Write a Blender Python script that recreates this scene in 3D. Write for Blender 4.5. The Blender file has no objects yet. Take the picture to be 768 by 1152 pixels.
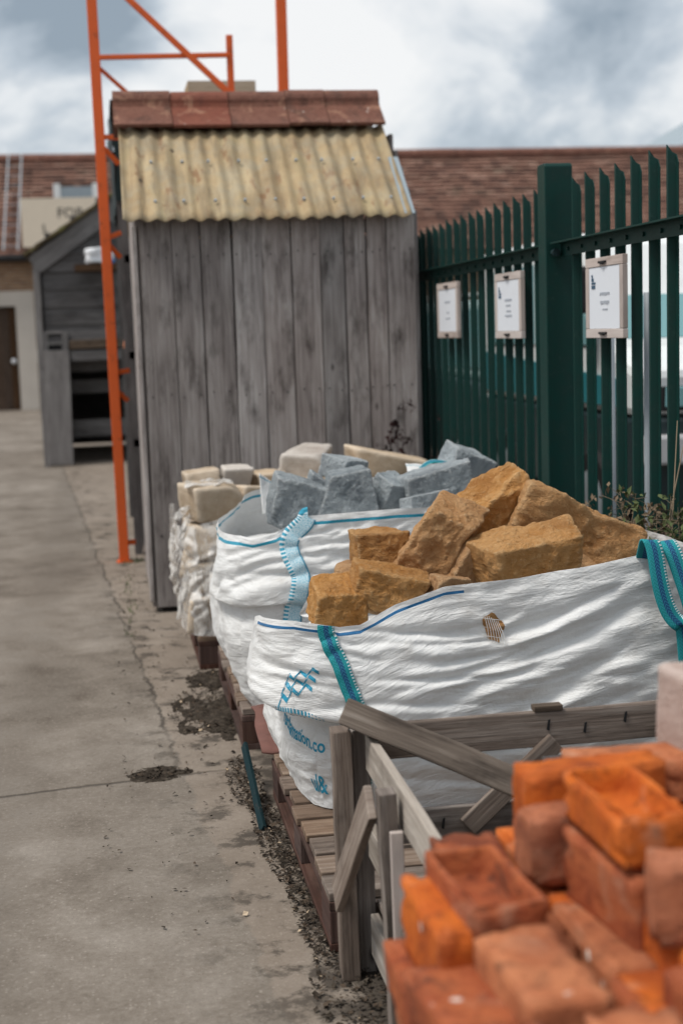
import bpy, bmesh, math, random
import numpy as np
from mathutils import Vector, Matrix, noise, Euler
R = math.radians
random.seed(7)
scn = bpy.context.scene
COL = scn.collection

# ------------------------------------------------------------------ node helpers
def new_mat(name):
    m = bpy.data.materials.new(name); m.use_nodes = True
    nt = m.node_tree; b = nt.nodes['Principled BSDF']
    return m, nt, b
def nd(nt, typ, props=None, **kw):
    n = nt.nodes.new('ShaderNode' + typ)
    for k, v in (props or {}).items(): setattr(n, k, v)
    for k, v in kw.items():
        s = n.inputs[int(k[1:])] if k[0] == 'i' and k[1:].isdigit() else n.inputs[k.replace('_', ' ')]
        if isinstance(v, bpy.types.NodeSocket): nt.links.new(v, s)
        else: s.default_value = v
    return n
def ramp(nt, fac, stops, interp='LINEAR'):
    n = nd(nt, 'ValToRGB', Fac=fac); cr = n.color_ramp; cr.interpolation = interp
    while len(cr.elements) < len(stops): cr.elements.new(0.5)
    for e, (p, c) in zip(cr.elements, stops):
        e.position = p
        e.color = (c, c, c, 1) if isinstance(c, (int, float)) else (*c, 1)
    return n.outputs[0]
def mix(nt, fac, a, b, blend='MIX'):
    n = nt.nodes.new('ShaderNodeMix'); n.data_type = 'RGBA'; n.blend_type = blend
    for i, v in ((0, fac), (6, a), (7, b)):
        if isinstance(v, bpy.types.NodeSocket): nt.links.new(v, n.inputs[i])
        elif isinstance(v, tuple): n.inputs[i].default_value = (*v, 1)
        else: n.inputs[i].default_value = v
    return n.outputs[2]
def mth(nt, op, a, b=0.0, clamp=False):
    n = nd(nt, 'Math', {'operation': op, 'use_clamp': clamp}, i0=a, i1=b)
    return n.outputs[0]
def noi(nt, vec, scale, detail=4, rough=.55, dist=0):
    return nd(nt, 'TexNoise', Vector=vec, Scale=scale, Detail=detail, Roughness=rough, Distortion=dist).outputs[0]
def mapv(nt, vec, scale=(1, 1, 1), loc=(0, 0, 0)):
    return nd(nt, 'Mapping', Vector=vec, Scale=scale, Location=loc).outputs[0]
def bump(nt, b, h, strength=.4, dist=.01):
    n = nd(nt, 'Bump', Height=h, Strength=strength, Distance=dist)
    nt.links.new(n.outputs[0], b.inputs['Normal'])
def setc(nt, b, col, rough=.8, spec=.3):
    if isinstance(col, tuple): b.inputs['Base Color'].default_value = (*col, 1)
    else: nt.links.new(col, b.inputs['Base Color'])
    if isinstance(rough, bpy.types.NodeSocket): nt.links.new(rough, b.inputs['Roughness'])
    else: b.inputs['Roughness'].default_value = rough
    b.inputs['Specular IOR Level'].default_value = spec
def objvec(nt, rnd=True):
    tc = nd(nt, 'TexCoord').outputs['Object']
    if not rnd: return tc
    oi = nd(nt, 'ObjectInfo').outputs['Random']
    off = nd(nt, 'VectorMath', {'operation': 'SCALE'}, i0=(13.7, 7.3, 19.1), Scale=mth(nt, 'MULTIPLY', oi, 5.0)).outputs[0]
    return nd(nt, 'VectorMath', {'operation': 'ADD'}, i0=tc, i1=off).outputs[0]

# ------------------------------------------------------------------ materials
def wood(name, dark, mid, light, stain=(.03, .025, .02), stain_amt=.5, rough=.85, vary=.35, bstr=.5, gs=1.0):
    """weathered timber: grain runs along u of the board's own unwrap"""
    m, nt, b = new_mat(name)
    uv = nd(nt, 'UVMap', {'uv_map': 'UVMap'}).outputs[0]
    pid = nd(nt, 'SeparateXYZ', Vector=nd(nt, 'UVMap', {'uv_map': 'pid'}).outputs[0])
    g1 = noi(nt, mapv(nt, uv, (2.2 * gs, 55 * gs, 1)), 1.0, 6, .65, .6)
    g2 = noi(nt, mapv(nt, uv, (5, 190 * gs, 1)), 1.0, 3, .6)
    big = noi(nt, mapv(nt, uv, (1.6, 7, 1)), 1.0, 4, .6, .5)
    sp = noi(nt, uv, 24, 5, .7)
    f = mth(nt, 'ADD', mth(nt, 'MULTIPLY', g1, .45), mth(nt, 'ADD', mth(nt, 'MULTIPLY', g2, .2), mth(nt, 'MULTIPLY', big, .35)))
    col = ramp(nt, f, [(.33, dark), (.5, mid), (.67, light)])
    st = ramp(nt, noi(nt, mapv(nt, uv, (3, 9, 1), (5, 3, 0)), 1.0, 5, .65), [(.52, 0), (.72, stain_amt)])
    col = mix(nt, st, col, stain)
    kv = nd(nt, 'TexVoronoi', Vector=mapv(nt, uv, (3.1, 6.5, 1)), Scale=1.0).outputs['Distance']
    kn = ramp(nt, kv, [(.035, .75), (.085, 0)])
    col = mix(nt, kn, col, stain)
    val = mth(nt, 'ADD', mth(nt, 'MULTIPLY', pid.outputs[0], vary), 1 - vary / 2)
    hs = nd(nt, 'HueSaturation', Color=col, Value=val, Saturation=mth(nt, 'ADD', mth(nt, 'MULTIPLY', pid.outputs[1], .5), .75))
    setc(nt, b, hs.outputs[0], rough, .2)
    bump(nt, b, mth(nt, 'ADD', mth(nt, 'ADD', g1, mth(nt, 'MULTIPLY', g2, .6)), mth(nt, 'MULTIPLY', sp, .3)), bstr, .004)
    return m
def painted(name, col, rough=.5, spec=.4, wear=None, wear_amt=.35, scale=9, metallic=0, dirt=.25):
    m, nt, b = new_mat(name)
    v = objvec(nt)
    n1 = noi(nt, v, scale, 6, .65); n2 = noi(nt, v, scale * 6, 3, .6)
    c = mix(nt, ramp(nt, n1, [(.35, 0), (.75, dirt)]), col, tuple(x * .45 + .01 for x in col))
    if wear: c = mix(nt, ramp(nt, mth(nt, 'ADD', mth(nt, 'MULTIPLY', n1, .6), mth(nt, 'MULTIPLY', n2, .4)), [(.58, 0), (.64, wear_amt)]), c, wear)
    setc(nt, b, c, mth(nt, 'ADD', mth(nt, 'MULTIPLY', n2, .25), rough - .12), spec)
    b.inputs['Metallic'].default_value = metallic
    bump(nt, b, n2, .15, .002)
    return m
def brickmat(name, a, c, dark, specks=.5):
    m, nt, b = new_mat(name); v = objvec(nt)
    n1 = noi(nt, v, 13, 7, .65, .4); n2 = noi(nt, v, 55, 6, .72); n3 = noi(nt, v, 6, 5, .6, .6); n4 = noi(nt, mapv(nt, v, (1, 1, 1), (4, 9, 2)), 9, 6, .65, .5)
    col = mix(nt, ramp(nt, n1, [(.38, 0), (.60, 1)]), a, c)
    col = mix(nt, ramp(nt, n3, [(.50, 0), (.66, .8)]), col, dark)
    col = mix(nt, ramp(nt, n2, [(.54, 0), (.68, .8)]), col, tuple(x * .55 for x in dark))
    col = mix(nt, ramp(nt, n4, [(.56, 0), (.68, .5)]), col, (.46, .27, .18))       # lime dust
    col = mix(nt, ramp(nt, n4, [(.30, .75), (.40, 0)]), col, (.055, .03, .024))    # soot
    pt = nd(nt, 'NewGeometry').outputs['Pointiness']
    col = mix(nt, ramp(nt, pt, [(.53, 0), (.62, .5)]), col, tuple(min(1, x * 1.25 + .05) for x in a))
    vs = nd(nt, 'TexVoronoi', Vector=v, Scale=17.0).outputs['Distance']
    col = mix(nt, mth(nt, 'MULTIPLY', ramp(nt, vs, [(.10, 1), (.15, 0)]), ramp(nt, noi(nt, v, 7, 2), [(.56, 0), (.62, specks)])), col, (.78, .72, .65))
    setc(nt, b, col, .92, .15)
    bump(nt, b, mth(nt, 'ADD', mth(nt, 'MULTIPLY', n2, 1.3), n1), .9, .006)
    return m
def stonemat(name, a, c, dark, light, scale=9, crust=.4, bstr=.9):
    m, nt, b = new_mat(name); v = objvec(nt)
    n1 = noi(nt, v, scale, 8, .65, .4); n2 = noi(nt, v, scale * 7, 6, .7); n3 = noi(nt, v, scale * .45, 4, .55)
    mu = nd(nt, 'TexNoise', {'noise_type': 'RIDGED_MULTIFRACTAL'}, Vector=v, Scale=scale * 1.7, Detail=6, Roughness=.6).outputs[0]
    col = mix(nt, ramp(nt, n1, [(.35, 0), (.65, 1)]), a, c)
    col = mix(nt, ramp(nt, n3, [(.5, 0), (.72, .75)]), col, dark)
    col = mix(nt, ramp(nt, n2, [(.56, 0), (.72, crust)]), col, light)
    col = mix(nt, ramp(nt, n2, [(.28, crust), (.42, 0)]), col, dark)
    pt = nd(nt, 'NewGeometry').outputs['Pointiness']
    col = mix(nt, ramp(nt, pt, [(.51, 0), (.58, .45)]), col, light)
    rv = nd(nt, 'ObjectInfo').outputs['Random']
    hs = nd(nt, 'HueSaturation', Color=col, Value=mth(nt, 'ADD', mth(nt, 'MULTIPLY', rv, .26), .88), Saturation=mth(nt, 'ADD', mth(nt, 'MULTIPLY', mth(nt, 'FRACT', mth(nt, 'MULTIPLY', rv, 7.3)), .18), .90))
    col = hs.outputs[0]
    bed = noi(nt, mapv(nt, v, (3, 3, 34)), 1.0, 5, .6, .6)
    setc(nt, b, col, .9, .2)
    bump(nt, b, mth(nt, 'ADD', mth(nt, 'ADD', n1, n2), mth(nt, 'ADD', mth(nt, 'MULTIPLY', mu, .15), mth(nt, 'MULTIPLY', bed, .5))), bstr, .012)
    return m

M = {}
M['shed_wood'] = wood('weathered_shed_boards', (.105, .088, .083), (.285, .255, .243), (.47, .445, .43), (.045, .036, .032), .85, vary=.5)
M['crate_wood'] = wood('grey_crate_timber', (.062, .046, .037), (.19, .152, .128), (.39, .34, .30), (.03, .022, .017), .9, bstr=.8, gs=.6)
M['crate_toplit'] = wood('toplit_crate_rail', (.14, .115, .095), (.33, .295, .26), (.52, .48, .44), (.06, .047, .038), .6, bstr=.7, gs=.6)  # lighter crate timber for the left rails, top light put into the colour
M['beam_wood'] = wood('grey_brown_beam', (.036, .025, .018), (.115, .087, .066), (.29, .245, .205), (.018, .013, .01), .95, bstr=.9, gs=.45)
M['deck_wood'] = wood('worn_pallet_deck', (.06, .042, .032), (.175, .128, .098), (.34, .28, .23), (.035, .02, .015), .85)
M['pallet_red'] = wood('red_brown_pallet_paint', (.030, .017, .013), (.065, .034, .027), (.125, .08, .065), (.016, .011, .009), .7)
M['dark_wood'] = wood('dark_weatherboard', (.05, .047, .046), (.105, .10, .10), (.19, .185, .185), (.022, .02, .02), .6)
M['barge_wood'] = wood('grey_bargeboard', (.09, .085, .083), (.17, .16, .157), (.26, .25, .245), (.05, .045, .04), .4)
M['door_brown'] = wood('brown_door_boards', (.03, .018, .011), (.07, .042, .026), (.12, .075, .05), (.02, .012, .01), .4)
M['pale_wood'] = wood('pale_frame_timber', (.30, .25, .225), (.45, .39, .36), (.55, .49, .46), (.17, .13, .11), .4, vary=.15, bstr=.2)
M['box_wood'] = wood('raw_box_timber', (.26, .18, .10), (.40, .29, .18), (.5, .38, .26), (.12, .08, .05), .4)
M['orange'] = painted('orange_steel_paint', (.66, .105, .014), .5, .4, (.15, .04, .014), .7, 10)
M['green'] = painted('dark_green_fence_paint', (.0026, .033, .0275), .5, .2, (.022, .066, .055), .4, 22, dirt=.6)
M['black'] = painted('matt_black', (.012, .012, .013), .7, .3)
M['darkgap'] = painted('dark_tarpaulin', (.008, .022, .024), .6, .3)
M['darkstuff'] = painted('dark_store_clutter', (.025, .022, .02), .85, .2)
M['terra'] = brickmat('terracotta_ridge', (.25, .075, .045), (.32, .105, .065), (.13, .05, .038), .3)
M['terra_mid'] = brickmat('reddish_ridge', (.20, .072, .048), (.175, .060, .042), (.11, .045, .035), .2)
M['terra_dull'] = brickmat('dull_terracotta_ridge', (.15, .066, .048), (.185, .088, .064), (.085, .046, .036), .5)
M['lead'] = painted('blue_grey_lead', (.27, .33, .37), .5, .5)
M['brick_orange'] = brickmat('orange_brick', (.60, .150, .024), (.48, .105, .02), (.28, .06, .018), .5)
M['brick_red'] = brickmat('red_brick', (.40, .115, .045), (.29, .070, .030), (.15, .042, .024), .7)
M['brick_pink'] = brickmat('pinkish_brick', (.50, .19, .088), (.40, .13, .058), (.24, .08, .042), .95)
M['brick_grey'] = brickmat('greyish_brick', (.36, .125, .062), (.40, .150, .080), (.18, .06, .036), .7)
M['stone_yellow'] = stonemat('golden_sandstone', (.47, .225, .076), (.62, .355, .158), (.26, .108, .034), (.76, .54, .31), 11, .6, 1.6)
M['stone_grey'] = stonemat('blue_grey_stone', (.27, .31, .335), (.44, .485, .51), (.12, .135, .15), (.74, .76, .765), 10, .7, 1.7)
M['stone_cream'] = stonemat('cream_building_stone', (.45, .345, .24), (.54, .44, .33), (.30, .22, .14), (.68, .60, .50), 8, .4, .5)
M['stone_pale'] = stonemat('pale_grey_block', (.40, .36, .32), (.5, .46, .42), (.25, .2, .17), (.64, .6, .56), 8, .4, .5)
M['stone_pinkgrey'] = stonemat('pinkish_grey_block', (.36, .26, .22), (.44, .34, .30), (.2, .14, .12), (.6, .52, .48), 10, .4, .6)
M['twig'] = painted('dry_stalk', (.22, .17, .12), .9, .1)
M['leaf_dry'] = painted('dry_leaf', (.17, .125, .085), .9, .1, (.12, .14, .07), .8, 30)
M['leaf_dark'] = painted('dead_brown_leaf', (.075, .055, .04), .9, .1)
M['leaf_green'] = painted('dull_green_leaf', (.085, .11, .045), .8, .2, (.16, .12, .08), .7, 30)
M['leaf_maroon'] = painted('dark_maroon_leaf', (.030, .014, .014), .9, .1)
M['white_paint'] = painted('white_vehicle_paint', (.72, .75, .75), .35, .5)
M['white_plastic'] = painted('white_plastic', (.75, .77, .8), .45, .4)
M['blue_plastic'] = painted('blue_plastic', (.05, .16, .4), .45, .4)
M['teal_paint'] = painted('teal_vehicle_paint', (.02, .17, .20), .35, .5)
M['van_dark'] = painted('dark_vehicle_paint', (.012, .028, .032), .35, .5)
M['car_pale'] = painted('pale_car_paint', (.42, .58, .58), .35, .5)
M['chrome'] = painted('grey_bumper', (.45, .45, .46), .4, .5)
M['cream_sign'] = painted('cream_sign_board', (.66, .58, .47), .7, .3, dirt=.1)
M['lettering'] = painted('dark_lettering', (.07, .065, .06), .7, .2)
M['paper'] = painted('printed_paper', (.66, .69, .74), .6, .3, scale=4, dirt=.06)
M['ink'] = painted('grey_ink', (.40, .43, .48), .7, .2)
M['ink_blue'] = painted('dark_blue_ink', (.05, .10, .16), .7, .2)
M['grey_steel'] = painted('grey_galvanised_steel', (.30, .34, .37), .45, .5)
M['render_pale'] = stonemat('pale_stone_surround', (.50, .45, .39), (.56, .51, .45), (.4, .35, .3), (.64, .6, .55), 3, .3, .3)
M['thread'] = painted('white_thread', (.8, .78, .75), .7, .2)
M['bag_blue'] = painted('blue_bag_print', (.02, .27, .42), .6, .3, (.5, .62, .68), .65, 40, dirt=.1)
M['strip_teal'] = painted('peeling_teal_paint', (.006, .023, .028), .8, .15, (.07, .055, .043), .95, 22)
M['pinkboard'] = painted('dusty_pink_sheet', (.17, .082, .068), .85, .2, (.07, .04, .032), .85, 12, dirt=.6)

def glassmat():
    m, nt, b = new_mat('vehicle_glass')
    setc(nt, b, (.17, .34, .36), .12, .7); return m  # pale teal reflection on the windows painted into the base colour
M['glass'] = glassmat()
def plasticwrap():
    m, nt, b = new_mat('torn_plastic_wrap'); v = objvec(nt)
    n1 = noi(nt, mapv(nt, v, (6, 6, 2.5)), 1.6, 6, .6, 1.0)
    setc(nt, b, (.78, .76, .73), .28, .5)
    a = ramp(nt, n1, [(.44, .10), (.62, .80)])
    nt.links.new(a, b.inputs['Alpha'])
    bump(nt, b, n1, .8, .02); return m
M['wrap'] = plasticwrap()

def ground_mat():
    m, nt, b = new_mat('worn_concrete')
    v = nd(nt, 'TexCoord').outputs['Object']
    big = noi(nt, v, .9, 6, .6, .3); med = noi(nt, v, 4.5, 7, .62, .2); fine = noi(nt, v, 55, 5, .75); grit = noi(nt, v, 210, 2, .6)
    f = mth(nt, 'ADD', mth(nt, 'MULTIPLY', big, .38), mth(nt, 'ADD', mth(nt, 'MULTIPLY', med, .35), mth(nt, 'MULTIPLY', fine, .27)))
    col = ramp(nt, f, [(.37, (.092, .074, .058)), (.5, (.180, .154, .128)), (.63, (.265, .235, .203))])
    col = mix(nt, ramp(nt, fine, [(.60, 0), (.75, .5)]), col, (.40, .36, .32))
    col = mix(nt, ramp(nt, grit, [(.27, .7), (.39, 0)]), col, (.06, .05, .04))
    col = mix(nt, ramp(nt, grit, [(.66, 0), (.76, .35)]), col, (.36, .32, .28))
    agg = nd(nt, 'TexVoronoi', Vector=v, Scale=95.0); ac = nd(nt, 'SeparateColor', Color=agg.outputs['Color']).outputs[0]
    col = mix(nt, mth(nt, 'MULTIPLY', ramp(nt, agg.outputs['Distance'], [(.25, .8), (.45, 0)]), ramp(nt, ac, [(.8, 0), (.95, .6)])), col, (.33, .29, .25))
    tyre = mth(nt, 'MULTIPLY', ramp(nt, mth(nt, 'ABSOLUTE', mth(nt, 'ADD', nd(nt, 'SeparateXYZ', Vector=v).outputs[0], mth(nt, 'ADD', .42, mth(nt, 'MULTIPLY', mth(nt, 'SUBTRACT', big, .5), .5)))), [(.08, .35), (.2, 0)]), ramp(nt, med, [(.4, .2), (.6, 1)]))
    col = mix(nt, tyre, col, (.10, .085, .07))
    sep = nd(nt, 'SeparateXYZ', Vector=v); X, Y = sep.outputs[0], sep.outputs[1]
    wob = mth(nt, 'MULTIPLY', mth(nt, 'SUBTRACT', noi(nt, v, 3.2, 6, .7), .5), .16)
    # long joint beside the lane: x as a line in y
    lx = mth(nt, 'ADD', mth(nt, 'MULTIPLY', Y, -.062), .49)
    d1 = mth(nt, 'ADD', mth(nt, 'SUBTRACT', X, lx), wob)
    side = ramp(nt, mth(nt, 'ADD', mth(nt, 'MULTIPLY', d1, 6.0), .5), [(.5, 0), (.56, .35)])
    col = mix(nt, side, col, (.27, .215, .17))
    yl = mth(nt, 'MULTIPLY', ramp(nt, mth(nt, 'ADD', mth(nt, 'MULTIPLY', Y, .1), mth(nt, 'MULTIPLY', wob, .5)), [(.47, 0), (.50, 1)]), ramp(nt, noi(nt, v, 2.3, 3, .6), [(.36, .1), (.52, 1)]))
    j1 = mth(nt, 'MULTIPLY', ramp(nt, mth(nt, 'ABSOLUTE', d1), [(.002, .8), (.011, 0)]), yl)
    # cross joint
    ly = mth(nt, 'ADD', mth(nt, 'MULTIPLY', X, .13), 4.75)
    d2 = mth(nt, 'ABSOLUTE', mth(nt, 'ADD', mth(nt, 'SUBTRACT', Y, ly), mth(nt, 'MULTIPLY', wob, .5)))
    xl = ramp(nt, mth(nt, 'ADD', mth(nt, 'MULTIPLY', X, .1), .5), [(.52, 1), (.545, 0)])
    j2 = mth(nt, 'MULTIPLY', ramp(nt, d2, [(.003, .85), (.015, 0)]), xl)
    # soil washed along the joints and under the pallets
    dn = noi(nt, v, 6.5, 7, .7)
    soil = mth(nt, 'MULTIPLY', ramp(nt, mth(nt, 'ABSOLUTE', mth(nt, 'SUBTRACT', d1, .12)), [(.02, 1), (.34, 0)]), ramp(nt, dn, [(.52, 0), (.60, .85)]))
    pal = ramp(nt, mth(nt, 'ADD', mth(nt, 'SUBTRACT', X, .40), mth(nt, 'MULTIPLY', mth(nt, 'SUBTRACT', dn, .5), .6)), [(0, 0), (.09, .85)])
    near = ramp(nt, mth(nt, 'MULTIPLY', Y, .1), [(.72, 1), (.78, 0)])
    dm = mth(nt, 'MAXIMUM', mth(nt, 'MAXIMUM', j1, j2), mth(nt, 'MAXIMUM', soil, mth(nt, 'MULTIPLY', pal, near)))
    cr = nd(nt, 'TexVoronoi', {'feature': 'DISTANCE_TO_EDGE'}, Vector=nd(nt, 'VectorMath', {'operation': 'ADD'}, i0=v, i1=nd(nt, 'TexNoise', Vector=v, Scale=2.0, Detail=5.0).outputs[1]).outputs[0], Scale=.55).outputs['Distance']
    dm = mth(nt, 'MAXIMUM', dm, mth(nt, 'MULTIPLY', ramp(nt, cr, [(.001, .3), (.004, 0)]), ramp(nt, big, [(.45, 0), (.6, 1)])))
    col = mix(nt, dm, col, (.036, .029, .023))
    spots = nd(nt, 'TexVoronoi', Vector=v, Scale=7.0).outputs['Distance']
    col = mix(nt, ramp(nt, spots, [(.035, .55), (.06, 0)]), col, (.07, .055, .045))
    st = ramp(nt, noi(nt, mapv(nt, v, (1.2, .6, 1), (3.3, 1.7, 0)), 1.0, 5, .6), [(.5, 0), (.75, .3)])
    col = mix(nt, st, col, (.11, .092, .076))
    setc(nt, b, col, .9, .25)
    h = mth(nt, 'SUBTRACT', mth(nt, 'ADD', mth(nt, 'MULTIPLY', fine, .8), mth(nt, 'MULTIPLY', med, 1.2)), mth(nt, 'MULTIPLY', mth(nt, 'MAXIMUM', j1, j2), 2.0))
    bump(nt, b, h, .5, .006)
    return m
M['ground'] = ground_mat()
def soil_mat():
    m, nt, b = new_mat('dark_soil'); v = objvec(nt, False)
    n = noi(nt, v, 40, 6, .7)
    setc(nt, b, ramp(nt, n, [(.35, (.018, .014, .011)), (.55, (.05, .04, .031)), (.72, (.12, .10, .08))]), .95, .1)
    bump(nt, b, n, 1.0, .01); return m
M['soil'] = soil_mat()

def corr_mat():
    m, nt, b = new_mat('old_corrugated_sheet'); v = objvec(nt, False)
    st = noi(nt, mapv(nt, v, (7, 1.2, 1.2)), 1.0, 6, .65, .5); n2 = noi(nt, v, 5, 6, .65); n3 = noi(nt, v, 30, 5, .7)
    col = ramp(nt, mth(nt, 'ADD', mth(nt, 'MULTIPLY', st, .6), mth(nt, 'MULTIPLY', n2, .4)), [(.35, (.20, .14, .08)), (.5, (.35, .26, .148)), (.66, (.43, .345, .215))])
    col = mix(nt, ramp(nt, noi(nt, mapv(nt, v, (9, 2, 2), (4, 1, 0)), 1.0, 5, .6), [(.50, 0), (.68, .6)]), col, (.29, .245, .14))
    col = mix(nt, ramp(nt, noi(nt, mapv(nt, v, (16, 5, 5), (1, 7, 0)), 1.0, 4, .6), [(.58, 0), (.66, .8)]), col, (.19, .095, .045))
    col = mix(nt, ramp(nt, n3, [(.58, 0), (.70, .6)]), col, (.22, .15, .09))
    col = mix(nt, ramp(nt, noi(nt, mapv(nt, v, (3, 3, 3), (9, 2, 5)), 2.0, 7, .7), [(.46, 0), (.62, .6)]), col, (.30, .27, .20))
    col = mix(nt, ramp(nt, noi(nt, mapv(nt, v, (22, 3, 3), (2, 2, 1)), 1.0, 5, .6), [(.48, 0), (.64, .65)]), col, (.19, .15, .095))
    ho = nd(nt, 'TexVoronoi', Vector=mapv(nt, v, (5, 3.4, 3.4)), Scale=1.0).outputs['Distance']
    col = mix(nt, ramp(nt, ho, [(.045, .9), (.075, 0)]), col, (.05, .04, .03))
    xs = nd(nt, 'SeparateXYZ', Vector=v).outputs[0]
    col = mix(nt, ramp(nt, mth(nt, 'ADD', mth(nt, 'MULTIPLY', mth(nt, 'SUBTRACT', xs, 1.28), 2.0), mth(nt, 'MULTIPLY', n2, .5)), [(.2, 0), (.75, .65)]), col, (.42, .25, .115))
    setc(nt, b, col, .75, .25); bump(nt, b, n3, .3, .003); return m
M['corr'] = corr_mat()

def tile_mat():
    m, nt, b = new_mat('old_clay_roof_tiles')
    uv = nd(nt, 'UVMap', {'uv_map': 'UVMap'}).outputs[0]
    bt = nd(nt, 'TexBrick', {'offset': .5}, Vector=uv, Color1=(.0, 0, 0, 1), Color2=(1, 1, 1, 1), Mortar=(.5, .5, .5, 1), Scale=1.0)
    bt.inputs['Mortar Size'].default_value = .008; bt.inputs['Brick Width'].default_value = .24; bt.inputs['Row Height'].default_value = .19
    wn = nd(nt, 'TexWhiteNoise', {'noise_dimensions': '2D'}, Vector=nd(nt, 'VectorMath', {'operation': 'SNAP'}, i0=uv, i1=(.24, .19, 1)).outputs[0]).outputs[0]
    n = noi(nt, uv, .9, 6, .65); n2 = noi(nt, uv, 6, 5, .7)
    f = mth(nt, 'ADD', mth(nt, 'MULTIPLY', wn, .45), mth(nt, 'ADD', mth(nt, 'MULTIPLY', n, .35), mth(nt, 'MULTIPLY', n2, .25)))
    col = ramp(nt, f, [(.25, (.070, .042, .034)), (.45, (.135, .070, .052)), (.62, (.195, .105, .077)), (.85, (.28, .185, .145))])
    col = mix(nt, ramp(nt, noi(nt, uv, 1.7, 5, .7), [(.56, 0), (.72, .55)]), col, (.13, .12, .085))
    col = mix(nt, bt.outputs['Fac'], col, (.05, .03, .025))
    setc(nt, b, col, .9, .2); bump(nt, b, f, .5, .02); return m
M['tiles'] = tile_mat()
def moss_tile():
    m, nt, b = new_mat('mossy_tiles'); v = objvec(nt, False)
    n = noi(nt, v, 6, 6, .7)
    setc(nt, b, ramp(nt, n, [(.35, (.05, .04, .03)), (.5, (.11, .085, .05)), (.65, (.15, .14, .06))]), .95, .1); bump(nt, b, n, .8, .03); return m
M['moss'] = moss_tile()
def wall_brick():
    m, nt, b = new_mat('old_orange_brick_wall'); v = objvec(nt, False)
    vv = mapv(nt, v, (1, 1, 1)); s = nd(nt, 'SeparateXYZ', Vector=vv)
    c = nd(nt, 'CombineXYZ', X=mth(nt, 'ADD', s.outputs[0], s.outputs[1]), Y=s.outputs[2]).outputs[0]
    bt = nd(nt, 'TexBrick', Vector=c, Color1=(.22, .11, .06, 1), Color2=(.34, .20, .11, 1), Mortar=(.30, .27, .22, 1), Scale=1.0)
    bt.inputs['Brick Width'].default_value = .225; bt.inputs['Row Height'].default_value = .075; bt.inputs['Mortar Size'].default_value = .01
    n = noi(nt, v, 2.5, 6, .65)
    col = mix(nt, ramp(nt, n, [(.4, 0), (.7, .6)]), bt.outputs[0], (.13, .085, .055))
    setc(nt, b, col, .9, .2); bump(nt, b, bt.outputs['Fac'], -.5, .01); return m
M['wall_brick'] = wall_brick()

def fabric(name, hem_lo, hem_hi, blue, upto=99.0):
    """woven polypropylene; 'UVMap' = (metres along the rim, metres below the rim)"""
    m, nt, b = new_mat(name)
    uv = nd(nt, 'UVMap', {'uv_map': 'UVMap'}).outputs[0]
    s = nd(nt, 'SeparateXYZ', Vector=uv)
    v = objvec(nt, False)
    n1 = noi(nt, v, 3.0, 6, .65, .3); n2 = noi(nt, v, 14, 6, .7)
    col = mix(nt, ramp(nt, n1, [(.42, 0), (.72, .45)]), (.755, .765, .765), (.61, .60, .58))
    dirt = mth(nt, 'MULTIPLY', ramp(nt, n2, [(.52, 0), (.72, .5)]), ramp(nt, n1, [(.45, .15), (.65, 1)]))
    col = mix(nt, dirt, col, (.42, .37, .31))
    low = mth(nt, 'MULTIPLY', ramp(nt, s.outputs[1], [(.45, 0), (.75, .5)]), ramp(nt, noi(nt, v, 7, 6, .7), [(.42, 0), (.66, 1)]))
    col = mix(nt, low, col, (.40, .35, .29))
    a = mth(nt, 'MULTIPLY', mth(nt, 'GREATER_THAN', s.outputs[1], hem_lo), mth(nt, 'LESS_THAN', s.outputs[1], hem_hi))
    a = mth(nt, 'MULTIPLY', a, mth(nt, 'MAXIMUM', mth(nt, 'LESS_THAN', s.outputs[0], upto), mth(nt, 'GREATER_THAN', s.outputs[0], 3.84)))
    col = mix(nt, a, col, blue)
    w1 = nd(nt, 'TexWave', {'bands_direction': 'X'}, Vector=uv, Scale=95.0).outputs[1]
    w2 = nd(nt, 'TexWave', {'bands_direction': 'Y'}, Vector=uv, Scale=95.0).outputs[1]
    setc(nt, b, col, .5, .35)
    cre = noi(nt, mapv(nt, uv, (7, 34, 1)), 1.0, 4, .6, .8)
    def ridge(sc, loc, dist):
        q = noi(nt, mapv(nt, uv, sc, loc), 1.0, 3, .55, dist)
        return mth(nt, 'SUBTRACT', 1.0, mth(nt, 'ABSOLUTE', mth(nt, 'MULTIPLY', mth(nt, 'SUBTRACT', q, .5), 5.0)))
    rg = mth(nt, 'ADD', ridge((3.0, 15, 1), (2, 5, 0), 1.2), mth(nt, 'ADD', mth(nt, 'MULTIPLY', ridge((8, 30, 1), (7, 1, 0), 1.5), .55), mth(nt, 'MULTIPLY', ridge((22, 26, 1), (3, 9, 0), 2.0), .3)))
    cre = mth(nt, 'ADD', cre, mth(nt, 'MULTIPLY', rg, .24))
    hgt = mth(nt, 'ADD', mth(nt, 'MULTIPLY', mth(nt, 'ADD', w1, w2), .10), mth(nt, 'ADD', mth(nt, 'MULTIPLY', cre, 2.0), noi(nt, v, 22, 4, .6)))
    bump(nt, b, hgt, .5, .007)
    b.inputs['Sheen Weight'].default_value = .15
    tr = nd(nt, 'BsdfTranslucent', Color=col); mx = nd(nt, 'MixShader', Fac=.10, i1=b.outputs[0], i2=tr.outputs[0])
    nt.links.new(mx.outputs[0], nt.nodes['Material Output'].inputs[0])
    return m
M['bag_front'] = fabric('white_woven_bag_fabric', .016, .024, (.015, .14, .33), .46)
M['bag_back'] = fabric('white_woven_bag_fabric_blue_hem', .022, .033, (.015, .27, .40))

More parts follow.
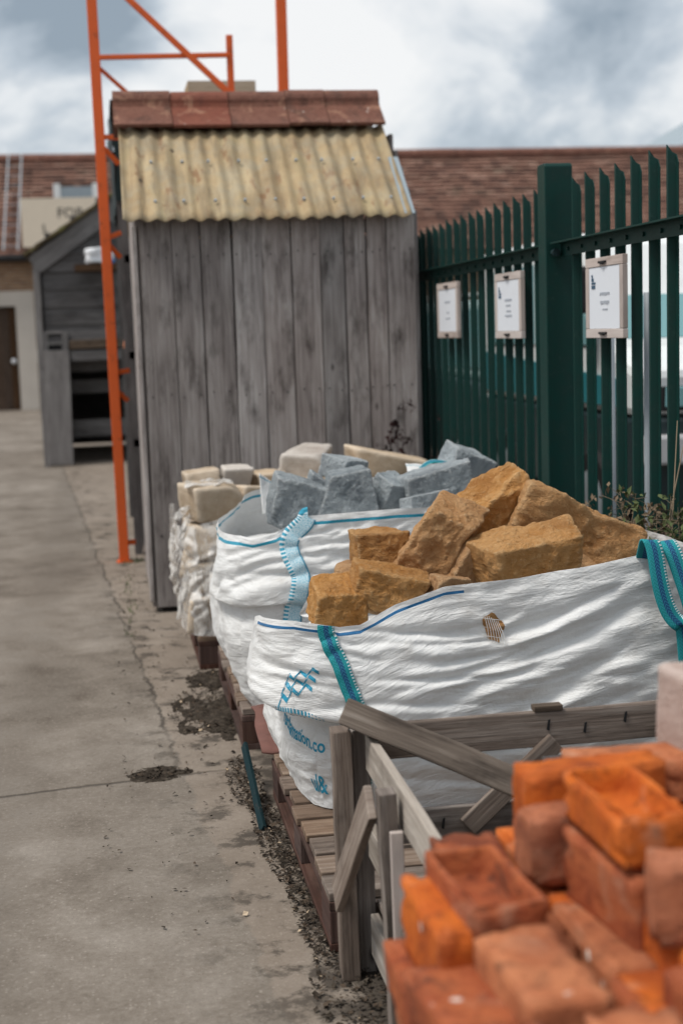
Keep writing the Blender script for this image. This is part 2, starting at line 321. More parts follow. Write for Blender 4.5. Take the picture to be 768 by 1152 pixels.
def strapmat(name, edge, centre, stitch, mode):
    """webbing: u 0..1 across, v in metres along"""
    m, nt, b = new_mat(name)
    s = nd(nt, 'SeparateXYZ', Vector=nd(nt, 'UVMap', {'uv_map': 'UVMap'}).outputs[0]); u, v = s.outputs[0], s.outputs[1]
    zz = mth(nt, 'MULTIPLY', mth(nt, 'PINGPONG', mth(nt, 'MULTIPLY', v, 70.0), .5), .10)
    uu = mth(nt, 'ADD', u, zz)
    if mode == 'teal':
        c = ramp(nt, u, [(.0, edge), (.34, centre), (.64, edge)], 'CONSTANT')
        st = mth(nt, 'MULTIPLY', mth(nt, 'GREATER_THAN', mth(nt, 'SINE', mth(nt, 'MULTIPLY', v, 700.0)), .1), mth(nt, 'GREATER_THAN', u, .86))
        c = mix(nt, st, c, stitch)
        chev = mth(nt, 'GREATER_THAN', mth(nt, 'SINE', mth(nt, 'ADD', mth(nt, 'MULTIPLY', v, 620.0), mth(nt, 'MULTIPLY', mth(nt, 'PINGPONG', mth(nt, 'ADD', u, .01), .165), 40.0))), .55)
        c = mix(nt, mth(nt, 'MULTIPLY', chev, .35), c, (.06, .38, .52))
    else:
        c = mix(nt, ramp(nt, nd(nt, 'TexNoise', Vector=nd(nt, 'CombineXYZ', X=mth(nt, 'MULTIPLY', u, 14.0), Y=mth(nt, 'MULTIPLY', v, 240.0)).outputs[0], Scale=1.0).outputs[0], [(.45, 0), (.6, 1)]), centre, edge)
        st = mth(nt, 'MULTIPLY', mth(nt, 'GREATER_THAN', mth(nt, 'SINE', mth(nt, 'MULTIPLY', v, 460.0)), -.2), mth(nt, 'LESS_THAN', u, .27))
        c = mix(nt, mth(nt, 'LESS_THAN', u, .29), c, (.70, .77, .80))
        c = mix(nt, st, c, (.05, .33, .48))
        c = mix(nt, mth(nt, 'GREATER_THAN', u, .93), c, (.05, .30, .46))
    setc(nt, b, c, .7, .25)
    bump(nt, b, mth(nt, 'SINE', mth(nt, 'ADD', mth(nt, 'MULTIPLY', v, 1300.0), mth(nt, 'MULTIPLY', u, 18.0))), .35, .002)
    return m
M['strap_teal'] = strapmat('teal_webbing', (.010, .23, .245), (.010, .065, .17), (.72, .76, .76), 'teal')
M['strap_blue'] = strapmat('pale_blue_webbing', (.20, .47, .60), (.55, .68, .74), (.75, .8, .82), 'pale')

# ------------------------------------------------------------------ object helpers
WL = {}                                             # world location of every parent
def thing(name, label, cat, loc, group=None):
    o = bpy.data.objects.new(name, None); COL.objects.link(o)
    o.location = loc; o.empty_display_size = .1
    o['label'] = label; o['category'] = cat
    if group: o['group'] = group
    WL[o.name] = Vector(loc); return o
def tag(o, label, cat, group=None):
    o['label'] = label; o['category'] = cat
    if group: o['group'] = group
    return o
def obj(name, bm, mat, parent=None, smooth=False, bevel=0, origin=None, autosmooth=None):
    """link bm (world coordinates) as ONE mesh object"""
    base = WL[parent.name] if parent else Vector(origin or (0, 0, 0))
    bm.normal_update()
    bm.transform(Matrix.Translation(-base))
    me = bpy.data.meshes.new(name); bm.to_mesh(me); bm.free()
    mats = mat if isinstance(mat, (list, tuple)) else [mat]
    for m in mats: me.materials.append(m)
    if smooth: me.polygons.foreach_set('use_smooth', [True] * len(me.polygons))
    o = bpy.data.objects.new(name, me); COL.objects.link(o)
    if parent: o.parent = parent
    else: o.location = base
    WL[o.name] = base
    if bevel:
        bv = o.modifiers.new('Bevel', 'BEVEL'); bv.width = bevel; bv.segments = 2; bv.limit_method = 'ANGLE'; bv.angle_limit = R(40)
    return o
def dup_tree(src, loc, label=None, group=None, rot=None):
    r = src.copy(); COL.objects.link(r); r.location = loc
    WL[r.name] = Vector(loc)
    if label: r['label'] = label
    if group: r['group'] = group
    if rot is not None: r.rotation_euler = rot
    for ch in src.children:
        c = ch.copy(); COL.objects.link(c); c.parent = r
        for g in ch.children:
            d = g.copy(); COL.objects.link(d); d.parent = c
    return r
def nb():
    bm = bmesh.new(); bm.loops.layers.uv.new('UVMap'); bm.loops.layers.uv.new('pid'); return bm
def board(bm, p0, p1, w, t, n=(0, 0, 1), seg=1, jit=0.0):
    """a plank from p0 to p1, width w, thickness t along n; unwrapped along its grain"""
    p0, p1 = Vector(p0), Vector(p1); a = p1 - p0; L = a.length; a.normalize()
    n = Vector(n); n = (n - a * n.dot(a)).normalized(); b = n.cross(a)
    uv, pid = bm.loops.layers.uv['UVMap'], bm.loops.layers.uv['pid']
    r1, r2, ro, rv = random.random(), random.random(), random.uniform(0, 40), random.uniform(0, 40)
    rings = []
    for i in range(seg + 1):
        c = p0 + a * (L * i / seg)
        if 0 < i < seg and jit: c = c + b * random.uniform(-jit, jit) + n * random.uniform(-jit, jit)
        ring = []
        for sb, sn in ((-1, -1), (1, -1), (1, 1), (-1, 1)):
            j = (random.uniform(-jit, jit) if jit else 0)
            ring.append(bm.verts.new(c + b * (sb * w / 2 + j) + n * (sn * t / 2)))
        rings.append(ring)
    def face(vs, us):
        f = bm.faces.new(vs)
        for l, q in zip(f.loops, us): l[uv].uv = (q[0] + ro, q[1] + rv); l[pid].uv = (r1, r2)
    per = [0, w, w + t, 2 * w + t, 2 * w + 2 * t]
    for i in range(seg):
        u0, u1 = L * i / seg, L * (i + 1) / seg
        for k in range(4):
            A, B = rings[i], rings[i + 1]; k2 = (k + 1) % 4
            face((A[k], A[k2], B[k2], B[k]), ((u0, per[k]), (u0, per[k + 1]), (u1, per[k + 1]), (u1, per[k])))
    for ring, flip in ((rings[0], True), (rings[-1], False)):
        q = ((0, 0), (0, w), (t, w), (t, 0)); vs = ring
        if flip: face(vs[::-1], [(x * .4, y) for x, y in q[::-1]])
        else: face(vs, [(x * .4, y) for x, y in q])
def box(bm, x0, x1, y0, y1, z0, z1):
    L = sorted(((x1 - x0, 0), (y1 - y0, 1), (z1 - z0, 2)), reverse=True)
    c = Vector(((x0 + x1) / 2, (y0 + y1) / 2, (z0 + z1) / 2)); ax = L[0][1]
    d = Vector([0, 0, 0]); d[ax] = L[0][0] / 2
    n = Vector([0, 0, 0]); n[L[2][1]] = 1
    board(bm, c - d, c + d, L[1][0], L[2][0], n)
def one_box(*a):
    bm = nb(); box(bm, *a); return bm
def one_board(*a, **k):
    bm = nb(); board(bm, *a, **k); return bm
def tube(bm, pts, r, n=8, cap=True):
    pts = [Vector(p) for p in pts]; rr = r if isinstance(r, (list, tuple)) else [r] * len(pts)
    rings = []
    for i, p in enumerate(pts):
        d = (pts[min(i + 1, len(pts) - 1)] - pts[max(i - 1, 0)]).normalized()
        s = d.orthogonal().normalized() if i == 0 else (s - d * s.dot(d)).normalized()
        t = d.cross(s)
        rings.append([bm.verts.new(p + (s * math.cos(2 * math.pi * k / n) + t * math.sin(2 * math.pi * k / n)) * rr[i]) for k in range(n)])
    for A, B in zip(rings, rings[1:]):
        for k in range(n): bm.faces.new((A[k], A[(k + 1) % n], B[(k + 1) % n], B[k]))
    if cap: bm.faces.new(rings[0][::-1]); bm.faces.new(rings[-1])
def disc(bm, c, axis, r, t, n=24):
    axis = Vector(axis).normalized(); c = Vector(c)
    tube(bm, [c - axis * t / 2, c + axis * t / 2], r, n)
def prism(bm, poly, axis, a0, a1):
    """extrude a 2-D outline along x ('X': outline y,z) or y ('Y': outline x,z)"""
    mk = (lambda p, a: (a, p[0], p[1])) if axis == 'X' else (lambda p, a: (p[0], a, p[1]))
    A = [bm.verts.new(mk(p, a0)) for p in poly]; B = [bm.verts.new(mk(p, a1)) for p in poly]
    n = len(poly)
    for i in range(n): bm.faces.new((A[i], A[(i + 1) % n], B[(i + 1) % n], B[i]))
    bm.faces.new(A[::-1]); bm.faces.new(B)
    bmesh.ops.recalc_face_normals(bm, faces=bm.faces[:])

# ------------------------------------------------------------------ camera
yaw, pitch, roll = R(9.134), R(7.291), R(1.9)
f = Vector((math.sin(yaw) * math.cos(pitch), math.cos(yaw) * math.cos(pitch), -math.sin(pitch)))
r_ = Vector((math.cos(yaw), -math.sin(yaw), 0)); d_ = f.cross(r_)
rr_ = r_ * math.cos(roll) + d_ * math.sin(roll); dd_ = -r_ * math.sin(roll) + d_ * math.cos(roll)
cam_d = bpy.data.cameras.new('camera'); cam = bpy.data.objects.new('camera', cam_d); COL.objects.link(cam)
mw = Matrix((rr_, -dd_, -f)).transposed().to_4x4(); mw.translation = Vector((0, 0, 1.5)); cam.matrix_world = mw
cam_d.sensor_fit = 'VERTICAL'; cam_d.sensor_height = 36; cam_d.lens = 50; cam_d.clip_end = 2000; cam_d.clip_start = .05
cam_d.dof.use_dof = True; cam_d.dof.focus_distance = 4.0; cam_d.dof.aperture_fstop = 2.6; cam_d.dof.aperture_blades = 9
scn.camera = cam

# ------------------------------------------------------------------ sky and sun
SUN_EL, SUN_AZ = R(60), R(254)                       # azimuth from +Y clockwise: behind the camera, to the left
w = bpy.data.worlds.new('World'); scn.world = w; w.use_nodes = True
nt = w.node_tree; bg = nt.nodes['Background']
sky = nd(nt, 'TexSky', {'sky_type': 'NISHITA', 'sun_disc': False, 'sun_elevation': SUN_EL, 'sun_rotation': SUN_AZ, 'dust_density': 2.0})
tc = nd(nt, 'TexCoord').outputs['Generated']
DARKS = ((.339, .919, .200, -.20, .085), (.43, .88, .175, -.10, .05), (-.005, .975, .215, -.14, .075), (.11, .97, .215, .10, .08), (.20, .965, .165, .08, .10))
sp = nd(nt, 'SeparateXYZ', Vector=tc)
pv = mapv(nt, tc, (1, 1, 1.5))
c1 = noi(nt, mapv(nt, pv, (1, 1, 1), (2.35, 6.1, 0)), 4.6, 9, .55, .5)
c2 = noi(nt, mapv(nt, pv, (1, 1, 1), (7.7, 1.3, 3)), 14.0, 7, .6, .4)
cf = mth(nt, 'ADD', mth(nt, 'MULTIPLY', c1, .75), mth(nt, 'MULTIPLY', c2, .25))
for dx, dy, dz, amt, rad in DARKS:                      # heavier, darker cloud masses (negative) and brighter ones
    dd = nd(nt, 'VectorMath', {'operation': 'DISTANCE'}, i0=tc, i1=(dx, dy, dz)).outputs['Value']
    q = ramp(nt, mth(nt, 'DIVIDE', dd, rad), [(.0, 1), (1.0, 0)], 'EASE')
    cf = mth(nt, 'ADD', cf, mth(nt, 'MULTIPLY', q, amt))
cl = ramp(nt, cf, [(.36, (2.2, 2.65, 3.1)), (.45, (3.8, 4.25, 4.7)), (.52, (5.9, 6.1, 6.25)), (.59, (7.0, 7.0, 6.95))])
hz = ramp(nt, sp.outputs[2], [(0.0, .55), (.13, 0)])
cl = mix(nt, hz, cl, (6.1, 6.35, 6.5))
skyc = mix(nt, .90, sky.outputs[0], cl)
nt.links.new(skyc, bg.inputs[0]); bg.inputs[1].default_value = .108
ld = bpy.data.lights.new('sun', 'SUN'); ld.energy = 2.45; ld.angle = R(16); ld.color = (1, .95, .88)
lo = bpy.data.objects.new('sun', ld); COL.objects.link(lo)
sd = Vector((math.sin(SUN_AZ) * math.cos(SUN_EL), math.cos(SUN_AZ) * math.cos(SUN_EL), math.sin(SUN_EL)))
lo.rotation_euler = sd.to_track_quat('Z', 'Y').to_euler(); lo.location = sd * 30
scn.view_settings.view_transform = 'Standard'; scn.view_settings.look = 'None'; scn.view_settings.exposure = .36; scn.view_settings.gamma = 1

# ------------------------------------------------------------------ ground
bm = nb()
gv = [bm.verts.new(p) for p in ((-400, -60, 0), (400, -60, 0), (400, 600, 0), (-400, 600, 0))]; bm.faces.new(gv)
g = obj('ground', bm, M['ground']); g['kind'] = 'structure'

def litter(name, label, spots, n, mats, seed):
    rnd = random.Random(seed); bm = nb()
    for (x, y, rx, ry, dens) in spots:
        for i in range(int(n * dens)):
            a, q = rnd.uniform(0, 6.283), rnd.random() ** .6
            c = Vector((x + math.cos(a) * q * rx, y + math.sin(a) * q * ry, rnd.uniform(.003, .014)))
            s = rnd.uniform(.003, .0105); e = Euler((rnd.uniform(-.6, .6), rnd.uniform(-.6, .6), rnd.uniform(0, 6.3))).to_matrix()
            ar = rnd.uniform(.25, .9)
            vs = [bm.verts.new(c + e @ Vector(p)) for p in ((-s, 0, 0), (0, -s * ar, s * .15), (s, 0, 0), (0, s * ar, s * .2))]
            fc = bm.faces.new(vs); fc.material_index = rnd.choices(range(len(mats)), [7, 3, .25][:len(mats)])[0]
    o = obj(name, bm, mats); o['kind'] = 'stuff'; o['label'] = label; o['category'] = 'litter'
    return o
def soil_heap(cx, cy, rx, ry, h, seed):
    bm = nb(); N = 34; rows = []
    for j in range(N + 1):
        row = []
        for i in range(N + 1):
            u, v = i / N * 2 - 1, j / N * 2 - 1
            q = math.hypot(u, v)
            edge = .8 + .5 * noise.fractal((u * 1.6 + seed, v * 1.6, seed), 1, 2, 4)
            k = max(0, 1 - q / max(edge, .2))
            z = h * min(1, k * 2.2) * (.75 + .5 * noise.noise((u * 4, v * 4, seed))) + .012 * k * noise.fractal((u * 14, v * 14, seed), 1, 2, 3) - (.006 if k <= 0 else 0)
            row.append(bm.verts.new((cx + u * rx, cy + v * ry, z)))
        rows.append(row)
    for j in range(N):
        for i in range(N): bm.faces.new((rows[j][i], rows[j][i + 1], rows[j + 1][i + 1], rows[j + 1][i]))
    return bm
tag(obj('soil_heap', soil_heap(.335, 5.56, .17, .42, .02, 3.3), M['soil'], smooth=True, origin=(.335, 5.56, 0)), 'larger dark patch of soil and leaves on the concrete beside the grey stone bag', 'soil')
tag(obj('soil_heap', soil_heap(.37, 6.1, .12, .2, .018, 8.1), M['soil'], smooth=True, origin=(.37, 6.1, 0)), 'smaller dark patch of soil beside the wrapped stone pallet', 'soil')
tag(obj('soil_heap', soil_heap(.10, 4.80, .13, .09, .012, 5.2), M['soil'], smooth=True, origin=(.1, 4.8, 0)), 'thin dark soil patch lying along the crosswise crack in the concrete', 'soil')
litter('leaf_litter', 'dead leaves and bark scraps scattered along the foot of the pallets',
       [(.32, 5.56, .15, .38, 1.2), (.37, 6.1, .1, .17, .5), (.10, 4.8, .11, .06, .25), (.385, 4.62, .06, .3, .8), (.415, 4.1, .05, .4, 1.0), (.445, 3.55, .045, .4, .9), (.50, 3.0, .12, .35, 1.1), (.18, 6.0, .25, 1.6, .25), (.2, 4.3, .3, .9, .15), (.1, 8.2, .1, 1.2, .25)],
       620, [M['soil'], M['leaf_dark'], M['stone_cream']], 4)
bm = nb(); rnd = random.Random(5)
for i in range(150):
    x, y = rnd.gauss(.10, .045), rnd.gauss(9.55, .05)
    if i > 90: x, y = rnd.gauss(.06, .02), rnd.uniform(7.0, 9.0)
    h = rnd.uniform(.01, .035); a = rnd.uniform(0, 6.3); dx, dy = math.cos(a) * .004, math.sin(a) * .004
    bm.faces.new([bm.verts.new((x - dx, y - dy, 0)), bm.verts.new((x + dx, y + dy, 0)), bm.verts.new((x + rnd.gauss(0, .012), y + rnd.gauss(0, .012), h))])
gr = obj('grass', bm, M['leaf_green']); gr['kind'] = 'stuff'; gr['label'] = 'tufts of short grass in the crack at the foot of the orange post'; gr['category'] = 'grass'

# ------------------------------------------------------------------ timber shed with corrugated roof
SX0, SX1, SY0, SY1 = .207, 1.69, 7.70, 9.15
shed = thing('timber_shed', 'grey plank shed with yellowed corrugated roof and terracotta ridge tiles', 'shed', ((SX0 + SX1) / 2, (SY0 + SY1) / 2, 0))
seams = [.207, .377, .528, .694, .852, 1.01, 1.168, 1.302, 1.422, 1.532, 1.69]
bm = nb()
for i, (a, b_) in enumerate(zip(seams, seams[1:])):
    t = .026 + random.uniform(-.004, .004); xm = (a + b_) / 2; g_ = random.uniform(.003, .008)
    sk = random.uniform(-.004, .004)
    board(bm, (xm + sk, SY0 + .014 + random.uniform(-.004, .004), .015 + random.uniform(0, .03)), (xm - sk, SY0 + .014 + random.uniform(-.004, .004), 2.13), b_ - a - g_, t, (0, -1, 0), 6, .0012)
obj('front_wall', bm, M['shed_wood'], shed, bevel=.003)
bm = nb(); disc(bm, (.25, SY0 - .001, .42), (0, 1, 0), .0042, .006, 8); N0 = obj('nail', bm, M['black'], shed)
for a, b_ in zip(seams, seams[1:]):
    for fx_ in (.22, .78):
        for z in (.42, 1.18, 1.92):
            c = N0.copy(); COL.objects.link(c); c.parent = shed; c.location = (a + (b_ - a) * fx_ - .25 + random.uniform(-.012, .012), random.uniform(-.001, .001), z - .42 + random.uniform(-.012, .012))
def roof_z(y): return 2.09 + (.66 / .80) * ((y - 7.6) if y < 8.43 else (9.26 - y)) - .06
for nm, X in (('left_wall', SX0 - .012), ('right_wall', SX1 + .012)):
    bm = nb(); y = SY0 + .03
    while y < SY1 - .02:
        wd = min(random.uniform(.13, .17), SY1 - y)
        zt = min(roof_z(y), roof_z(y + wd)) if not (y < 8.43 < y + wd) else roof_z(y)
        board(bm, (X + random.uniform(-.003, .003), y + wd / 2, .03), (X, y + wd / 2, zt), wd - .006, .024, (1, 0, 0), 4, .001); y += wd
    obj(nm, bm, M['shed_wood'], shed, bevel=.003)
bm = nb()
for i in range(9): board(bm, (.3 + i * .165, SY1 + .01, .03), (.3 + i * .165, SY1 + .01, 2.1), .158, .024, (0, 1, 0))
obj('back_wall', bm, M['shed_wood'], shed)
obj('corner_post', one_board((SX0 - .026, SY0 + .03, .06), (SX0 - .026, SY0 + .03, 2.08), .05, .022, (1, 0, 0), seg=5, jit=.0015), M['shed_wood'], shed, bevel=.003)
bm = nb(); box(bm, SX0 + .03, SX1 - .03, SY0 + .04, SY1 - .03, 0.0, .06); obj('floor_frame', bm, M['darkstuff'], shed)
def corrugated(xl0, xr0, y0, z0, xl1, xr1, y1, z1, waves=17, amp=.0098):
    bm = nb(); NX, NY = waves * 10, 14; grid = []
    sl = Vector((0, y1 - y0, z1 - z0)).normalized(); nrm = Vector((1, 0, 0)).cross(sl).normalized()
    if nrm.z < 0: nrm = -nrm
    for j in range(NY + 1):
        row = []; v = j / NY
        for i in range(NX + 1):
            u = i / NX
            x = (xl0 * (1 - v) + xl1 * v) * (1 - u) + (xr0 * (1 - v) + xr1 * v) * u
            p = Vector((x, y0 + (y1 - y0) * v, z0 + (z1 - z0) * v))
            a = amp * math.cos(2 * math.pi * waves * u + .4)
            sag = .010 * noise.noise((x * 2.5, v * 2, 3)) + .004 * noise.noise((x * 9, v * 7, 1))
            if j == 0: p -= sl * (.006 + .008 * noise.noise((x * 6, 2, 2)))
            row.append(bm.verts.new(p + nrm * (a + sag)))
        grid.append(row)
    for j in range(NY):
        for i in range(NX): bm.faces.new((grid[j][i], grid[j][i + 1], grid[j + 1][i + 1], grid[j + 1][i]))
    return bm
roof = obj('roof', corrugated(.125, 1.655, 7.585, 2.10, .138, 1.645, 8.30, 2.668), M['corr'], shed, smooth=True)
sm = roof.modifiers.new('Solid', 'SOLIDIFY'); sm.thickness = .0022
bm = nb(); tube(bm, [(.30, 7.70, 2.198), (.30, 7.692, 2.209)], .008, 8); bt0 = obj('fixing', bm, M['grey_steel'], roof)
for t_ in (.0, .42):
    for k_ in range(9):
        if t_ or k_:
            c = bt0.copy(); COL.objects.link(c); c.parent = roof; c.location = (k_ * .158 + random.uniform(-.01, .01), t_ * .715, t_ * .568)
bk = obj('rear_roof', corrugated(.185, 1.655, 9.32, 2.10, .16, 1.645, 8.58, 2.668), M['corr'], shed, smooth=True)
sm = bk.modifiers.new('Solid', 'SOLIDIFY'); sm.thickness = .006
bm = nb(); board(bm, (1.648, 7.60, 2.105), (1.648, 8.02, 2.45), .055, .012, (0, -.6, .8)); obj('flashing', bm, M['lead'], shed)
bm = nb(); board(bm, (SX0 + .02, SY0 + .06, 2.06), (SX1 - .02, SY0 + .06, 2.06), .07, .05, (0, 1, 0)); obj('wall_plate', bm, M['dark_wood'], shed)
tx = [.112, .44, .77, 1.10, 1.33, 1.652]
for i, (a, b_) in enumerate(zip(tx, tx[1:])):
    bm = nb(); yb = 8.44
    outer = [(8.205, 2.672), (8.372, 2.792)] + [(yb - math.cos(R(t_)) * .062, 2.826 + math.sin(R(t_)) * .064) for t_ in range(-10, 191, 20)] + [(8.508, 2.792), (8.675, 2.672)]
    inner = [(y + (.012 if y < yb else -.012), z - .016) for y, z in outer][::-1]
    da, db = random.uniform(.001, .003), random.uniform(.001, .003); dz = random.uniform(-.006, .006)
    prism(bm, [(y, z + dz) for y, z in outer + inner], 'X', a + da, b_ - db)
    o = obj('ridge_tile', bm, M['terra_mid'] if i in (1,) else M['terra_dull'], roof, bevel=.003)
    if i == 1: o['label'] = 'redder ridge tile'

# ------------------------------------------------------------------ orange steel frame behind the shed
fr = thing('scaffold_rack', 'orange painted steel frame of posts and braces rising behind the shed', 'scaffold', (.05, 9.58, 0))
def sq(p0, p1, s, n=(0, 1, 0)): return one_board(p0, p1, s, s, n)
obj('upright', sq((.052, 9.58, 0), (.022, 9.58, 5.2), .066), M['orange'], fr, bevel=.004)
obj('upright', sq((1.225, 9.58, 0), (1.262, 9.58, 5.2), .066), M['orange'], fr, bevel=.004)
obj('short_upright', sq((.90, 9.58, 2.2), (.903, 9.58, 3.43), .042), M['orange'], fr, bevel=.003)
obj('beam', one_board((.06, 9.56, 3.288), (.895, 9.56, 3.302), .030, .03, (0, 1, 0)), M['orange'], fr, bevel=.003)
obj('brace', one_board((.03, 9.545, 3.87), (.93, 9.545, 3.015), .04, .02, (0, 1, 0)), M['orange'], fr, bevel=.003)
obj('brace', one_board((.05, 9.62, 3.24), (.33, 9.66, 2.99), .026, .02, (0, 1, 0)), M['orange'], fr, bevel=.003)
for z, dx, dz in ((2.79, .10, .0), (2.72, .09, -.10), (2.15, .08, .03), (2.1, .07, -.08), (1.27, .09, .01), (.13, .07, 0), (1.15, .07, -.07)):
    obj('bracket', one_board((.06, 9.57, z), (.06 + dx, 9.60, z + dz), .032, .025, (0, 1, 0)), M['orange'], fr, bevel=.003)
obj('foot', one_box(.0, .105, 9.53, 9.63, 0, .008), M['orange'], fr)

# ------------------------------------------------------------------ dark covered rack behind the shed
rk = thing('covered_rack', 'dark open storage rack under a green black tarpaulin behind the orange post', 'rack', (.9, 11, 0))
for x in (.17, 1.48):
    for y in (9.9, 12.0): obj('post', one_board((x, y, 0), (x, y, 3.0), .08, .08, (0, 1, 0)), M['dark_wood'], rk)
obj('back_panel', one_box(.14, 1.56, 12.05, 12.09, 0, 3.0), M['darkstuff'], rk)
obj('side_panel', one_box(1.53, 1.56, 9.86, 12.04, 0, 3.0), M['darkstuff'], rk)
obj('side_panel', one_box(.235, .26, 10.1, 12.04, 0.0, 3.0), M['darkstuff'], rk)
for z in (.75, 1.35, 2.0): obj('shelf', one_box(.16, 1.52, 9.86, 12.03, z, z + .05), M['dark_wood'], rk)
bm = nb(); N = 30; rows = []
for j in range(N + 1):
    row = []
    for i in range(N + 1):
        u, v = i / N, j / N
        # the cover hangs down the lane side, crosses the top and down the other side
        path = [(.125, 2.42), (.115, 3.07), (1.56, 3.05), (1.58, 2.5)]
        q = u * 3; k = min(2, int(q)); t = q - k
        x = path[k][0] * (1 - t) + path[k + 1][0] * t; z = path[k][1] * (1 - t) + path[k + 1][1] * t
        x += .02 * noise.noise((u * 9, v * 6, 1)); z += .02 * noise.noise((u * 7, v * 8, 4)) - (.12 * abs(noise.noise((v * 5, 3, 3))) if u < .02 else 0)
        row.append(bm.verts.new((x, 9.82 + v * 2.4, z)))
    rows.append(row)
for j in range(N):
    for i in range(N): bm.faces.new((rows[j][i], rows[j][i + 1], rows[j + 1][i + 1], rows[j + 1][i]))
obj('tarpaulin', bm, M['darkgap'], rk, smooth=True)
bm = nb(); pts = [(.125, 10.4), (.40, 10.4)]
rows = []
for j in range(13):
    rows.append([bm.verts.new((.13 + i * .04 + .012 * math.sin(i * 2 + j), 9.81 + .015 * noise.noise((i * .8, j * .5, 2)), 3.065 - j * .055)) for i in range(9)])
for j in range(12):
    for i in range(8): bm.faces.new((rows[j][i], rows[j][i + 1], rows[j + 1][i + 1], rows[j + 1][i]))
obj('tarpaulin_flap', bm, M['darkgap'], rk, smooth=True)
bx_ = thing('wooden_box', 'shallow raw timber box lying on top of the rack above the ridge', 'box', (.91, 10.5, 3.075))
for a in ((.67, 1.15, 10.35, 10.37, 3.08, 3.275), (.67, 1.15, 10.75, 10.77, 3.08, 3.275), (.67, .69, 10.372, 10.748, 3.08, 3.275), (1.13, 1.15, 10.372, 10.748, 3.08, 3.275)):
    obj('side', one_box(*a), M['box_wood'], bx_)
obj('base', one_box(.692, 1.128, 10.372, 10.748, 3.082, 3.10), M['box_wood'], bx_)
# things stored on the lower shelves, seen in the slit beside the shed
def stone_bm(dims, seed, cuts=4, p=22, res=22, rough=.05, chop=.86):
    """rough quarried block: soft polytope sampled on a subdivided cube, then weathered"""
    rnd = random.Random(seed)
    a = Vector(dims) / 2
    planes = []
    for ax in range(3):
        for s in (-1, 1):
            n = Vector((0, 0, 0)); n[ax] = s
            n += Vector((rnd.gauss(0, .10), rnd.gauss(0, .10), rnd.gauss(0, .10))); n.normalize()
            planes.append((n, rnd.uniform(.90, 1.04)))
    for i in range(cuts):
        n = Vector((rnd.choice((-1, 1)) * rnd.uniform(.4, 1), rnd.choice((-1, 1)) * rnd.uniform(.4, 1), rnd.choice((-1, 1)) * rnd.uniform(.3, 1)))
        m = n.length; n.normalize()
        supp = abs(n.x) + abs(n.y) + abs(n.z); planes.append((n, supp * rnd.uniform(chop - .10, chop + .06)))
    bm = bmesh.new(); bmesh.ops.create_cube(bm, size=2)
    bmesh.ops.subdivide_edges(bm, edges=bm.edges[:], cuts=res, use_grid_fill=True)
    sd_ = seed * 3.17
    for v in bm.verts:
        d = v.co.copy(); d = Vector((math.tan(d.x * .72) / .877, math.tan(d.y * .72) / .877, math.tan(d.z * .72) / .877)).normalized()
        sm_ = sum((max(n.dot(d), 0) / q) ** p for n, q in planes)
        r = sm_ ** (-1 / p)
        c = d * r
        c = Vector((c.x * a.x, c.y * a.y, c.z * a.z))
        q = c * (5.5) + Vector((sd_, sd_ * .7, 1.3))
        k = noise.fractal(q, 1.0, 2.0, 5) * .55 + noise.fractal(q * 3.1, .9, 2.1, 4) * .32 - abs(noise.noise(q * 1.9)) * .45
        nn = Vector((d.x / a.x, d.y / a.y, d.z / a.z)).normalized()
        k += .30 * abs(noise.noise(q * 5.3)) - .22 * abs(noise.noise(q * 11.0 + Vector((3, 1, 2))))
        v.co = c + nn * (k * rough * min(dims))
    uv = bm.loops.layers.uv.new('UVMap')
    return bm
def stone(name, c, dims, rot, mat, seed, label, group, rough=.10, cuts=4, res=22, cat='stone', chop=.86, p=22):
    bm = stone_bm(dims, seed, cuts, p, res, rough, chop)
    bm.transform(Matrix.Translation(Vector(c)) @ Euler([R(x) for x in rot]).to_matrix().to_4x4())
    o = obj(name, bm, M[mat], smooth=True, origin=c)
    return tag(o, label, cat, group)
stone('stored_block', (.235, 10.1, 1.49), (.16, .24, .17), (3, 4, 10), 'brick_pink', 71, 'rounded pink grey block on the rack shelf in the slit beside the shed', 'blocks stored on the dark rack', res=8)
tag(obj('stored_plank', one_board((.20, 9.95, .78), (.30, 10.4, 1.2), .12, .05, (1, .3, 0)), M['box_wood'], origin=(.2, 9.95, .8)), 'short pale brown plank leaning on the middle shelf of the dark rack', 'plank')
tag(obj('stored_plank', one_board((.20, 9.85, .0), (.30, 10.4, .78), .16, .04, (1, .3, 0)), M['crate_wood'], origin=(.2, 9.85, 0)), 'pale grey plank leaning at the foot of the dark rack', 'plank')

# ------------------------------------------------------------------ dark weatherboarded shed on the lane
ls = thing('weatherboard_shed', 'dark weatherboarded gable shed with a mossy roof and black doorway', 'shed', (.8, 18.7, 0))
LX0, LX1, LY0, LY1 = -.74, 2.36, 17.2, 20.2
def lroof(x): return 2.47 + .675 * ((x - LX0) if x < .81 else (LX1 - x))
bm = nb(); z = 1.47
while z < 3.25:
    xa = max(LX0 + .06, LX0 + (z - 2.42) / .675) + .0; xb = LX1 - (xa - LX0)
    if xb - xa > .2: board(bm, (xa, LY0 + .012, z + .11), (xb, LY0 + .012, z + .11), .235, .022, (0, -1, .12), 6, .002)
    z += .205
obj('front_wall', bm, M['dark_wood'], ls)
for x in (LX0 + .01, LX1 - .01):
    bm = nb(); z = .05
    while z < 2.4: board(bm, (x, LY0 + .05, z + .11), (x, LY1, z + .11), .235, .022, (-1 if x < 0 else 1, 0, .12), 3, .002); z += .205
    obj('side_wall', bm, M['dark_wood'], ls)
bm = nb(); z = .05
while z < 2.4: board(bm, (LX0 + .03, LY1, z + .11), (LX1 - .03, LY1, z + .11), .235, .022, (0, 1, .1)); z += .205
obj('back_wall', bm, M['dark_wood'], ls)
